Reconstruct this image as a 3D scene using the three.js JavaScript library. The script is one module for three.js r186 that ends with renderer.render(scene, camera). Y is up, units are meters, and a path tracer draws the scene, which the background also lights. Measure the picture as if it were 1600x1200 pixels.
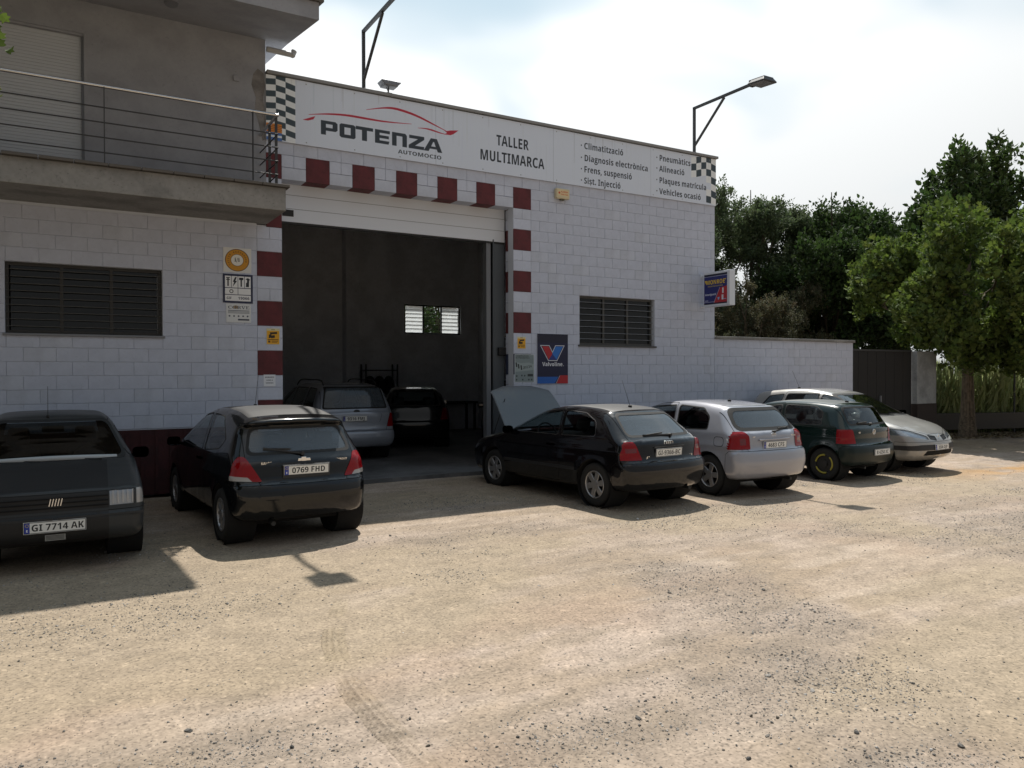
import * as THREE from 'three';
import { mergeGeometries } from 'three/addons/utils/BufferGeometryUtils.js';
import { RoundedBoxGeometry } from 'three/addons/geometries/RoundedBoxGeometry.js';

// ------------------------------------------------------------------ camera, sky, sun, exposure
const scene = new THREE.Scene();
const RAD = Math.PI / 180;
const camera = new THREE.PerspectiveCamera(52.36, 4 / 3, 0.05, 900);
camera.position.set(-3.3135, 1.8077, 12.9001);
camera.rotation.order = 'YXZ';
camera.rotation.set(-0.722 * RAD, -30.752 * RAD, -0.143 * RAD);

const SUN = new THREE.Vector3(0.32, 1, -0.505).normalize();
const sun = new THREE.DirectionalLight(new THREE.Color(1.0, 0.955, 0.88), 5);
sun.position.copy(SUN).multiplyScalar(60).add(new THREE.Vector3(6, 0, 3));
sun.target.position.set(6, 0, 3);
sun.castShadow = true;
sun.shadow.mapSize.set(4096, 4096);
Object.assign(sun.shadow.camera, { left: -40, right: 40, top: 40, bottom: -40, near: 1, far: 160 });
scene.add(sun, sun.target);

function hash(x, y, z) { let h = Math.imul(x | 0, 374761393) ^ Math.imul(y | 0, 668265263) ^ Math.imul(z | 0, 1274126177); h = Math.imul(h ^ (h >>> 13), 1274126177); return ((h ^ (h >>> 16)) >>> 0) / 4294967296; }
const fade = (t) => t * t * (3 - 2 * t), mix = (a, b, t) => a + (b - a) * t, clamp = (x, a = 0, b = 1) => Math.min(b, Math.max(a, x));
const sstep = (a, b, x) => fade(clamp((x - a) / (b - a)));
function noise2(x, y, s = 0) {
  const i = Math.floor(x), j = Math.floor(y), u = fade(x - i), v = fade(y - j);
  return mix(mix(hash(i, j, s), hash(i + 1, j, s), u), mix(hash(i, j + 1, s), hash(i + 1, j + 1, s), u), v);
}
function fbm(x, y, o = 4, s = 0) { let a = 0.5, r = 0, t = 0; for (let k = 0; k < o; k++) { r += a * noise2(x, y, s + k); t += a; x = x * 2.03 + 7.1; y = y * 2.03 + 3.7; a *= 0.5; } return r / t; }
function noiseP(x, y, p, s) {                       // periodic value noise, period p cells
  const i = Math.floor(x), j = Math.floor(y), u = fade(x - i), v = fade(y - j), w = (n) => ((n % p) + p) % p;
  return mix(mix(hash(w(i), w(j), s), hash(w(i + 1), w(j), s), u), mix(hash(w(i), w(j + 1), s), hash(w(i + 1), w(j + 1), s), u), v);
}
{ // hazy summer sky: pale blue air, thin bright cloud, brighter round the sun
  const W = 1024, H = 512, d = new Float32Array(W * H * 4);
  for (let j = 0; j < H; j++) for (let i = 0; i < W; i++) {
    const el = ((j + 0.5) / H - 0.5) * Math.PI, az = ((i + 0.5) / W - 0.5) * 2 * Math.PI;
    const y = Math.sin(el), c = Math.cos(el), x = c * Math.cos(az), z = c * Math.sin(az);
    const th = Math.acos(clamp(x * SUN.x + y * SUN.y + z * SUN.z, -1, 1)) / RAD, yy = Math.max(y, 0);
    const glow = 0.40 * Math.exp(-th / 18) + 0.10 * Math.exp(-Math.pow(th / 60, 2));
    const hz = Math.pow(1 - yy, 4);
    let r = mix(0.085, 0.17, hz), g = mix(0.135, 0.235, hz), b = mix(0.225, 0.31, hz);
    const haze = 1.4 * Math.exp(-Math.pow(th / 65, 2)) * (1 - Math.exp(-0.25 / (yy + 0.05))); // more lit air towards the horizon
    r += glow * 0.78 + haze * 0.84; g += glow * 0.90 + haze; b += glow * 0.95 + haze * 1.0;
    const q = 1 / (yy + 0.16), cx = x * q, cz = z * q; // a thin cloud sheet, closing up towards the horizon
    const wisp = fbm(cx * 0.9 + 5.2 + 0.5 * fbm(cx * 2, cz * 2, 3, 40), cz * 1.3 + 2.4, 5, 11);
    const cl = clamp(sstep(0.40, 0.64, wisp + 0.47 * Math.pow(1 - yy, 1.7) - 0.07)) * 0.95;
    const lum = 0.18 + 1.14 * Math.exp(-Math.pow(th / 62, 2.6));
    r = mix(r, lum * 0.985, cl); g = mix(g, lum * 1.0, cl); b = mix(b, lum * 1.0, cl);
    const k = (j * W + i) * 4; d[k] = r; d[k + 1] = g; d[k + 2] = b; d[k + 3] = 1;
  }
  const t = new THREE.DataTexture(d, W, H, THREE.RGBAFormat, THREE.FloatType);
  t.mapping = THREE.EquirectangularReflectionMapping; t.magFilter = t.minFilter = THREE.LinearFilter; t.needsUpdate = true;
  scene.background = t; scene.environment = t;
}
const renderer = new THREE.WebGLRenderer({ antialias: true });
renderer.shadowMap.enabled = true;
renderer.toneMapping = THREE.LinearToneMapping;
renderer.toneMappingExposure = 1.12;

// gentle fall of the yard away from the wall and towards the trees
const groundY = (x, z) => -0.05 - 0.011 * clamp(z, -1, 5) - 0.007 * clamp(x - 4, 0, 14);

// ------------------------------------------------------------------ helpers
function RNG(a) { return () => { a = (a + 0x6d2b79f5) | 0; let t = Math.imul(a ^ (a >>> 15), 1 | a); t = (t + Math.imul(t ^ (t >>> 7), 61 | t)) ^ t; return ((t ^ (t >>> 14)) >>> 0) / 4294967296; }; }
const taken = new Map();
function numbered(n) { const k = taken.get(n) ?? 0; taken.set(n, k + 1); return k ? n + '_' + String(k).padStart(3, '0') : n; }
function mesh(name, geo, mat, parent, pos, rot) {
  const m = new THREE.Mesh(geo, mat); m.name = name; m.castShadow = m.receiveShadow = true;
  if (pos) m.position.set(...pos); if (rot) m.rotation.set(...rot);
  if (parent) parent.add(m); return m;
}
function thing(name, label, category, pos = [0, 0, 0], turn = 0, group) {
  const o = new THREE.Group(); o.name = numbered(name); o.position.set(...pos); o.rotation.y = turn; scene.add(o);
  o.userData = { label, category }; if (group) o.userData.group = group; return o;
}
function grp(name, parent, pos, rot) { const o = new THREE.Group(); o.name = name; if (pos) o.position.set(...pos); if (rot) o.rotation.set(...rot); parent.add(o); return o; }
function structure(name, geo, mat) { const m = mesh(name, geo, mat, scene); m.userData = { kind: 'structure' }; return m; }
function metric(g) { // uv in metres, by the way each face points
  const p = g.attributes.position, n = g.attributes.normal, u = new Float32Array(p.count * 2);
  for (let i = 0; i < p.count; i++) { const a = Math.abs(n.getX(i)), b = Math.abs(n.getY(i)), c = Math.abs(n.getZ(i)); const s = c >= a && c >= b ? [p.getX(i), p.getY(i)] : b >= a ? [p.getX(i), p.getZ(i)] : [p.getZ(i), p.getY(i)]; u[i * 2] = s[0]; u[i * 2 + 1] = s[1]; }
  g.setAttribute('uv', new THREE.BufferAttribute(u, 2)); return g;
}
const box = (x0, x1, y0, y1, z0, z1) => metric(new THREE.BoxGeometry(x1 - x0, y1 - y0, z1 - z0).translate((x0 + x1) / 2, (y0 + y1) / 2, (z0 + z1) / 2));
const rbox = (x0, x1, y0, y1, z0, z1, r = 0.01, s = 2) => metric(new RoundedBoxGeometry(x1 - x0, y1 - y0, z1 - z0, s, Math.min(r, (x1 - x0) / 2.01, (y1 - y0) / 2.01, (z1 - z0) / 2.01)).translate((x0 + x1) / 2, (y0 + y1) / 2, (z0 + z1) / 2));
const V = (x, y, z) => new THREE.Vector3(x, y, z);
function rod(a, b, r, n = 8, r2 = r) {
  const A = V(...a), B = V(...b), d = B.clone().sub(A), g = new THREE.CylinderGeometry(r2, r, d.length(), n);
  g.applyQuaternion(new THREE.Quaternion().setFromUnitVectors(V(0, 1, 0), d.clone().normalize()));
  return g.translate(...A.add(B).multiplyScalar(0.5).toArray());
}
function bar(a, b, w, h) { // square bar
  const A = V(...a), B = V(...b), d = B.clone().sub(A), g = new THREE.BoxGeometry(w, d.length(), h);
  g.applyQuaternion(new THREE.Quaternion().setFromUnitVectors(V(0, 1, 0), d.clone().normalize()));
  return g.translate(...A.add(B).multiplyScalar(0.5).toArray());
}
const tube = (pts, r, seg = 24, n = 6) => new THREE.TubeGeometry(new THREE.CatmullRomCurve3(pts.map((p) => V(...p))), seg, r, n);
const plain = (g) => { const q = g.index ? g.toNonIndexed() : g; for (const k of Object.keys(q.attributes)) if (!['position', 'normal', 'uv'].includes(k)) q.deleteAttribute(k); return q; };
const join = (...gs) => mergeGeometries(gs.flat().map(plain), false);
const lin = (r, g, b) => new THREE.Color().setRGB(r, g, b);
const std = (c, rough = 0.8, o = {}) => new THREE.MeshStandardMaterial({ color: Array.isArray(c) ? lin(...c) : new THREE.Color(c), roughness: rough, ...o });
const phy = (c, rough, o = {}) => new THREE.MeshPhysicalMaterial({ color: Array.isArray(c) ? lin(...c) : new THREE.Color(c), roughness: rough, ...o });
function dataTex(w, h, f, srgb = true) {           // f(u,v,i,j) -> [r,g,b] 0..1
  const d = new Uint8Array(w * h * 4);
  for (let j = 0; j < h; j++) for (let i = 0; i < w; i++) { const c = f((i + 0.5) / w, (j + 0.5) / h), k = (j * w + i) * 4; d[k] = clamp(c[0]) * 255; d[k + 1] = clamp(c[1]) * 255; d[k + 2] = clamp(c[2]) * 255; d[k + 3] = 255; }
  const t = new THREE.DataTexture(d, w, h); t.wrapS = t.wrapT = THREE.RepeatWrapping; t.magFilter = THREE.LinearFilter; t.minFilter = THREE.LinearMipmapLinearFilter; t.generateMipmaps = true;
  if (srgb) t.colorSpace = THREE.SRGBColorSpace; t.needsUpdate = true; return t;
}
function canvasTex(w, h, draw) {
  const c = document.createElement('canvas'); c.width = w; c.height = h; const x = c.getContext('2d'); draw(x, w, h);
  const t = new THREE.CanvasTexture(c); t.colorSpace = THREE.SRGBColorSpace; t.anisotropy = 8; return t;
}
function again(t, rx, ry) { const q = t.clone(); q.repeat.set(rx, ry); q.needsUpdate = true; return q; }
const pn = (u, v, p, s) => noiseP(u * p, v * p, p, s);
const pfbm = (u, v, p, o, s) => { let a = 0.5, r = 0, t = 0; for (let k = 0; k < o; k++) { r += a * pn(u, v, p << k, s + k); t += a; a *= 0.5; } return r / t; };
// a board with a printed front face; the back and the edges are plain
function printed(name, w, h, t, tex, edge, parent, pos, rot, rough = 0.55) {
  const o = mesh(name, box(-w / 2, w / 2, -h / 2, h / 2, -t, -0.0006), edge, parent, pos, rot);
  mesh('print', new THREE.PlaneGeometry(w - 0.002, h - 0.002), new THREE.MeshStandardMaterial({ map: tex, roughness: rough }), o);
  return o;
}
// ------------------------------------------------------------------ materials of the setting
const grainBump = dataTex(512, 512, (u, v) => { const n = 0.6 * pfbm(u, v, 32, 4, 3) + 0.4 * pfbm(u, v, 8, 3, 9); return [n, n, n]; }, false);
const wallTint = (base, s, amt) => dataTex(512, 512, (u, v) => {
  const n = pfbm(u, v, 6, 5, s), f = pfbm(u, v, 48, 3, s + 20), sp = Math.pow(pn(u, v, 96, s + 31), 14);
  const k = 1 - amt * (sstep(0.35, 0.75, n) * 0.7 + 0.5 * (f - 0.5)) - 0.35 * sp * amt * 3;
  return [base[0] * k, base[1] * k, base[2] * (k + 0.01)];
});
const whiteTex = wallTint([0.93, 0.925, 0.93], 70, 0.07);
const wornTex = wallTint([0.925, 0.918, 0.915], 75, 0.09);
const M = {};
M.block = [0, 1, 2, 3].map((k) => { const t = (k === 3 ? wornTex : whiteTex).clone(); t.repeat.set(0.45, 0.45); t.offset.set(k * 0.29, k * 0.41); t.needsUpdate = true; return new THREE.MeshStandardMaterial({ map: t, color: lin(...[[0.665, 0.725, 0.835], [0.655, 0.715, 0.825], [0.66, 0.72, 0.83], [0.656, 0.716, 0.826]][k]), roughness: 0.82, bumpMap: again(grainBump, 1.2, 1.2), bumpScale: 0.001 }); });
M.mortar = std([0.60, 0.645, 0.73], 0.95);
M.redTex = wallTint([0.38, 0.15, 0.17], 90, 0.2);
M.red = new THREE.MeshStandardMaterial({ map: M.redTex, roughness: 0.7, bumpMap: again(grainBump, 1, 1), bumpScale: 0.002 });
M.checkWhite = M.block[0];
M.darkBlue = std([0.03, 0.04, 0.09], 0.6);
M.plinth = new THREE.MeshStandardMaterial({ map: wallTint([0.24, 0.09, 0.10], 95, 0.3), roughness: 0.8, bumpMap: again(grainBump, 2, 1), bumpScale: 0.003 });
M.plaster = new THREE.MeshStandardMaterial({ map: again(wallTint([0.585, 0.595, 0.615], 110, 0.09), 0.5, 0.5), roughness: 0.92, bumpMap: again(grainBump, 1, 1), bumpScale: 0.002 });
M.concrete = new THREE.MeshStandardMaterial({ map: again(wallTint([0.56, 0.555, 0.54], 130, 0.22), 0.5, 0.5), roughness: 0.95, bumpMap: again(grainBump, 1, 1), bumpScale: 0.003 });
M.render = new THREE.MeshStandardMaterial({ map: again(wallTint([0.78, 0.80, 0.84], 150, 0.12), 0.3, 0.3), roughness: 0.9, bumpMap: again(grainBump, 1, 1), bumpScale: 0.002 });
M.inside = new THREE.MeshStandardMaterial({ map: again(wallTint([0.86, 0.87, 0.88], 170, 0.12), 0.3, 0.3), roughness: 0.95 });
M.floor = new THREE.MeshStandardMaterial({ map: again(wallTint([0.40, 0.40, 0.40], 190, 0.35), 0.25, 0.25), roughness: 0.75 });
M.coping = std([0.26, 0.26, 0.26], 0.6, { metalness: 0.2 });
M.darkMetal = std([0.05, 0.052, 0.055], 0.55, { metalness: 0.3 });
M.greyMetal = std([0.20, 0.21, 0.23], 0.5, { metalness: 0.4 });
M.steel = std([0.62, 0.62, 0.62], 0.25, { metalness: 1 });
M.whiteMetal = std([0.66, 0.70, 0.77], 0.45);
M.frame = std([0.075, 0.075, 0.072], 0.6);
M.darkGlass = phy([0.06, 0.065, 0.065], 0.05, { transmission: 0.9, thickness: 0 });
M.frost = phy([0.85, 0.87, 0.88], 0.75, { transmission: 0.85, thickness: 0 });
M.clearGlass = phy([0.9, 0.93, 0.92], 0.0, { transmission: 1, thickness: 0 });
M.black = std([0.012, 0.012, 0.013], 0.6);
M.tile = std([0.23, 0.12, 0.08], 0.85);
M.pvc = std([0.36, 0.36, 0.36], 0.5);

// ------------------------------------------------------------------ block masonry
const blockGeos = new Map();
function blockGeo(w, h, deep) {
  const k = Math.round(w * 500) + '_' + Math.round(h * 500) + '_' + deep;
  if (!blockGeos.has(k)) {
    const g = 0.0025, a = w / 2 - g, b = h / 2 - g, c = 0.0025, P = [], N = [], T = [];
    const quad = (p) => { const e = V(...p[1]).sub(V(...p[0])).cross(V(...p[2]).sub(V(...p[0]))).normalize(); for (const i of [0, 1, 2, 0, 2, 3]) { P.push(...p[i]); N.push(e.x, e.y, e.z); T.push(p[i][0] + 0.5, p[i][1] + 0.5); } };
    const F = [[-a + c, -b + c, 0], [a - c, -b + c, 0], [a - c, b - c, 0], [-a + c, b - c, 0]], S = [[-a, -b, -c], [a, -b, -c], [a, b, -c], [-a, b, -c]], B = S.map((p) => [p[0], p[1], -deep]);
    quad(F); for (let i = 0; i < 4; i++) { const j = (i + 1) % 4; quad([S[i], S[j], F[j], F[i]]); quad([B[i], B[j], S[j], S[i]]); }
    const o = new THREE.BufferGeometry(); o.setAttribute('position', new THREE.Float32BufferAttribute(P, 3)); o.setAttribute('normal', new THREE.Float32BufferAttribute(N, 3)); o.setAttribute('uv', new THREE.Float32BufferAttribute(T, 2));
    blockGeos.set(k, o);
  }
  return blockGeos.get(k);
}
function blockWall(parent, { x0, x1, y0, y1, holes = [], z = 0, show, name = 'block', seed = 1 }) {
  const rnd = RNG(seed), rest = [[], [], [], []];
  for (let c = Math.round(y0 / 0.2); c * 0.2 < y1 - 0.01; c++) {
    const a = c * 0.2, yc = a + 0.1;
    let free = [[x0, x1]];
    for (const [h0, h1, v0, v1] of holes) if (yc > v0 && yc < v1) free = free.flatMap(([s, e]) => [[s, Math.min(e, h0)], [Math.max(s, h1), e]].filter(([p, q]) => q - p > 0.02));
    for (const [s, e] of free) {
      const cuts = [s]; const off = (c & 1) * 0.2;
      for (let n = Math.floor((s - off) / 0.4) - 1; n * 0.4 + off < e; n++) { const q = n * 0.4 + off; if (q > s + 0.06 && q < e - 0.06) cuts.push(q); }
      cuts.push(e);
      for (let i = 0; i + 1 < cuts.length; i++) {
        const w = cuts[i + 1] - cuts[i], xc = (cuts[i] + cuts[i + 1]) / 2, mi = rnd() < 0.12 ? 3 : Math.floor(rnd() * 3), g = blockGeo(w, 0.2, 0.05), pos = [xc, yc, z + (rnd() - 0.5) * 0.002], tilt = (rnd() - 0.5) * 0.002, rx = (rnd() - 0.5) * 0.0015;
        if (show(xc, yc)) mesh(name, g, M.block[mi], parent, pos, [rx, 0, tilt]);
        else rest[mi].push(g.clone().rotateZ(tilt).translate(...pos));
      }
    }
  }
  rest.forEach((r, i) => { if (r.length) mesh('far_blocks', join(r), M.block[i], parent).userData.kind = 'stuff'; });
}
// ------------------------------------------------------------------ ground-floor windows
function windowUnit(parent, x0, x1, y0, y1, z, { bars = 0, glass = [M.darkGlass], slats = 0, barMat = M.greyMetal, flip = 1, fm = M.frame } = {}) {
  const o = grp('window', parent, [(x0 + x1) / 2, y0, z]), w = x1 - x0, h = y1 - y0, f = 0.045, n = glass.length;
  mesh('frame', join(box(-w / 2, w / 2, 0, f, -0.05, 0), box(-w / 2, w / 2, h - f, h, -0.05, 0), box(-w / 2, -w / 2 + f, f, h - f, -0.05, 0), box(w / 2 - f, w / 2, f, h - f, -0.05, 0)), fm, o);
  const pw = (w - 2 * f) / n;
  for (let i = 0; i < n; i++) {
    const a = -w / 2 + f + i * pw;
    if (i) mesh('mullion', box(a - 0.022, a + 0.022, f, h - f, -0.045, 0.004), fm, o);
    if (slats) {
      const sh = (h - 2 * f) / slats, g = box(a - (-w / 2 + f) - pw / 2 * (2 * i + 1) + 0, 0, 0, 0.001, 0, 0.001);
      g.dispose();
      for (let k = 0; k < slats; k++) mesh('slat', box(-pw / 2 + 0.024, pw / 2 - 0.024, -sh * 0.53, sh * 0.53, -0.003, 0.003), glass[i], o, [a + pw / 2, f + (k + 0.5) * sh, -0.025], [0.22 * flip, 0, 0]);
      for (let k = 1; k < slats; k++) mesh('bar', box(a + 0.02, a + pw - 0.02, f + k * sh - 0.006, f + k * sh + 0.006, -0.01, 0.0), barMat, o);
    } else mesh('pane', box(a + 0.02, a + pw - 0.02, f - 0.005, h - f + 0.005, -0.03, -0.026), glass[i], o);
  }
  for (let k = 1; k <= bars; k++) { const y = h * k / (bars + 1); mesh('bar', rod([-w / 2 + 0.01, y, 0.045], [w / 2 - 0.01, y, 0.045], 0.008, 6), barMat, o); }
  return o;
}

// ------------------------------------------------------------------ the garage
const GX = 9.72, PAR = 6.66, HX0 = -0.249;
const garage = thing('garage_building', 'white block garage with checkered red door surround and wide open doorway', 'building');
const WIN = [5.96, 7.94, 2.4, 3.4], DOOR = [0, 4.4, 0, 5.0];
{
  const t0 = -0.2, t1 = -0.012; // backing wall, painted joints show it
  mesh('front_wall', join(
    box(-0.4, 0, 0, 4.22, t0, t1), box(HX0, 0, 4.22, PAR, t0, t1), box(0, 4.4, 5.4, PAR, t0, t1), box(4.4, WIN[0], 0, PAR, t0, t1), box(WIN[1], GX, 0, PAR, t0, t1),
    box(WIN[0], WIN[1], 0, WIN[2], t0, t1), box(WIN[0], WIN[1], WIN[3], PAR, t0, t1)), M.mortar, garage);
  // white field blocks: right of the door, and the two courses under the sign
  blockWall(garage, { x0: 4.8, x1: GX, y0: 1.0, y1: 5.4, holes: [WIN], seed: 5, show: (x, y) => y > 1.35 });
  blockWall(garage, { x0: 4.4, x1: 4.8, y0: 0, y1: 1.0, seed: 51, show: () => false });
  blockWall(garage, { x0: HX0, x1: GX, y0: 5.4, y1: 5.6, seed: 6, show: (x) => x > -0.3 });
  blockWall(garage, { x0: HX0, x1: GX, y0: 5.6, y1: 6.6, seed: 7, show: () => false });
  // checkered surround: alternate red and white pieces, two courses each, wrapping into the reveal
  const piece = (x, y, red, side) => {
    const lo = x < -0.3 && y > 4.1 ? -0.049 : -0.1985; // the house wall covers the left part up there
    const g = rbox(lo, 0.1985, -0.1985, 0.1985, -0.3, 0.0015, 0.004, 1);
    const m = red === 2 ? M.darkBlue : red ? M.red : M.checkWhite;
    if (red) mesh('painted_block', g, m, garage, [x + 0.2, y + 0.2, 0.002]);
    else for (let k = 0; k < 2; k++) {
      const cuts = (k ^ (Math.round(y / 0.4) & 1)) || lo > -0.1 ? [[lo, 0.1985]] : [[-0.1985, -0.002], [0.002, 0.1985]];
      for (const [a, b] of cuts) mesh('block', rbox(a, b, -0.0965, 0.0965, -0.3, 0, 0.004, 1), M.block[(Math.round(x * 5 + y * 7) + k + 20) & 3], garage, [x + 0.2, y + 0.1 + 0.2 * k, 0]);
    }
  };
  for (let k = 0; k < 13; k++) { const y = 5.0 - 0.4 * k; if (y < 0) break; piece(4.4, y, k === 8 ? 2 : k % 2 === 0 ? 1 : 0); piece(-0.4, y, k % 2 === 0 ? 1 : 0); }
  for (let k = 0; k < 11; k++) piece(0.4 * k, 5.0, k % 2 === 1 ? 1 : 0);
  mesh('base_block', box(4.4, 4.8, 0, 0.2, -0.3, 0), M.red, garage); mesh('base_block', box(-0.4, 0, 0, 0.2, -0.3, 0), M.red, garage);
  mesh('plinth', box(4.8, GX, 0, 0.99, -0.012, 0.012), M.plinth, garage);
  mesh('coping', join(rbox(-0.24, GX + 0.05, PAR, PAR + 0.055, -0.28, 0.07, 0.008, 1)), M.coping, garage);
  mesh('side_wall', box(GX - 0.2, GX, 0, PAR, -10.2, -0.2), M.render, garage);
  mesh('side_wall', box(-1.9, -1.7, 0, PAR, -10.2, -0.2), M.inside, garage);
  mesh('side_wall', box(-1.9, -0.4, 0, PAR, -0.4, -0.21), M.inside, garage);
  const b = [6.38, 8.36, 3.1, 4.03];
  mesh('back_wall', join(box(-1.9, b[0], 0, PAR, -10.2, -10), box(b[1], GX, 0, PAR, -10.2, -10), box(b[0], b[1], 0, b[2], -10.2, -10), box(b[0], b[1], b[3], PAR, -10.2, -10)), M.inside, garage);
  mesh('flat_roof', box(-1.9, GX, 6.2, 6.4, -10.2, -0.2), M.inside, garage);
  for (const x of [4.55, 9.2]) mesh('column', rbox(x - 0.2, x + 0.2, 0, 6.2, -10, -9.62, 0.01, 1), M.inside, garage);
  mesh('column', rbox(-1.7, -1.4, 0, 6.2, -5.3, -4.9, 0.01, 1), M.inside, garage);
  for (const z of [-3.4, -6.8]) mesh('roof_beam', box(-1.7, GX - 0.2, 5.75, 6.2, z - 0.12, z + 0.12), M.greyMetal, garage);
  windowUnit(garage, ...WIN, -0.1, { glass: [M.darkGlass, M.darkGlass, M.darkGlass], bars: 7, fm: M.frame });
  mesh('window_sill', rbox(WIN[0] - 0.04, WIN[1] + 0.04, WIN[2] - 0.035, WIN[2], -0.2, 0.03, 0.006, 1), M.frame, garage);
  windowUnit(garage, ...b, -10.06, { glass: [M.frost, M.clearGlass, M.frost], slats: 7, fm: M.darkMetal, barMat: M.darkMetal });
  // sectional door rolled up: its white bottom panel under the lintel, guide rails, motor cover
  const dz = -0.33;
  mesh('door_panel', join(rbox(0.0, 4.4, 4.38, 5.05, dz - 0.05, dz, 0.006, 1)), M.whiteMetal, garage).userData.label = 'white rolled-up door panel under the lintel';
  mesh('door_seal', box(0.0, 4.4, 4.345, 4.379, dz - 0.045, dz - 0.005), M.black, garage);
  for (const y of [4.60, 4.83]) mesh('panel_groove', box(0.01, 4.39, y - 0.004, y + 0.004, dz - 0.004, dz + 0.001), M.greyMetal, garage);
  mesh('door_label', box(0.09, 0.28, 4.47, 4.58, dz, dz + 0.006), M.black, garage);
  mesh('guide_rail', join(box(4.02, 4.10, 0, 4.4, dz - 0.12, dz - 0.03), box(4.0, 4.02, 0, 4.4, dz - 0.16, dz - 0.02)), M.greyMetal, garage);
  mesh('guide_cover', join(rbox(4.13, 4.40, 0, 4.42, dz - 0.10, dz - 0.02, 0.01, 1), rbox(4.13, 4.15, 0, 4.42, dz - 0.14, dz + 0.015, 0.004, 1)), std([0.10, 0.115, 0.13], 0.5, { metalness: 0.3 }), garage);
  mesh('door_lock', rbox(4.24, 4.40, 2.17, 2.33, dz - 0.02, dz + 0.05, 0.01, 1), M.black, garage);
  mesh('guide_rail', box(0.0, 0.08, 0, 4.4, dz - 0.12, dz - 0.03), M.greyMetal, garage);
}
// floor inside and the apron at the threshold
structure('garage_floor', box(-1.7, GX - 0.2, -0.1, 0.018, -10, -0.31), M.floor);
structure('threshold', box(-0.0, 4.4, -0.1, 0.022, -0.309, 0.25), M.floor);

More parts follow.
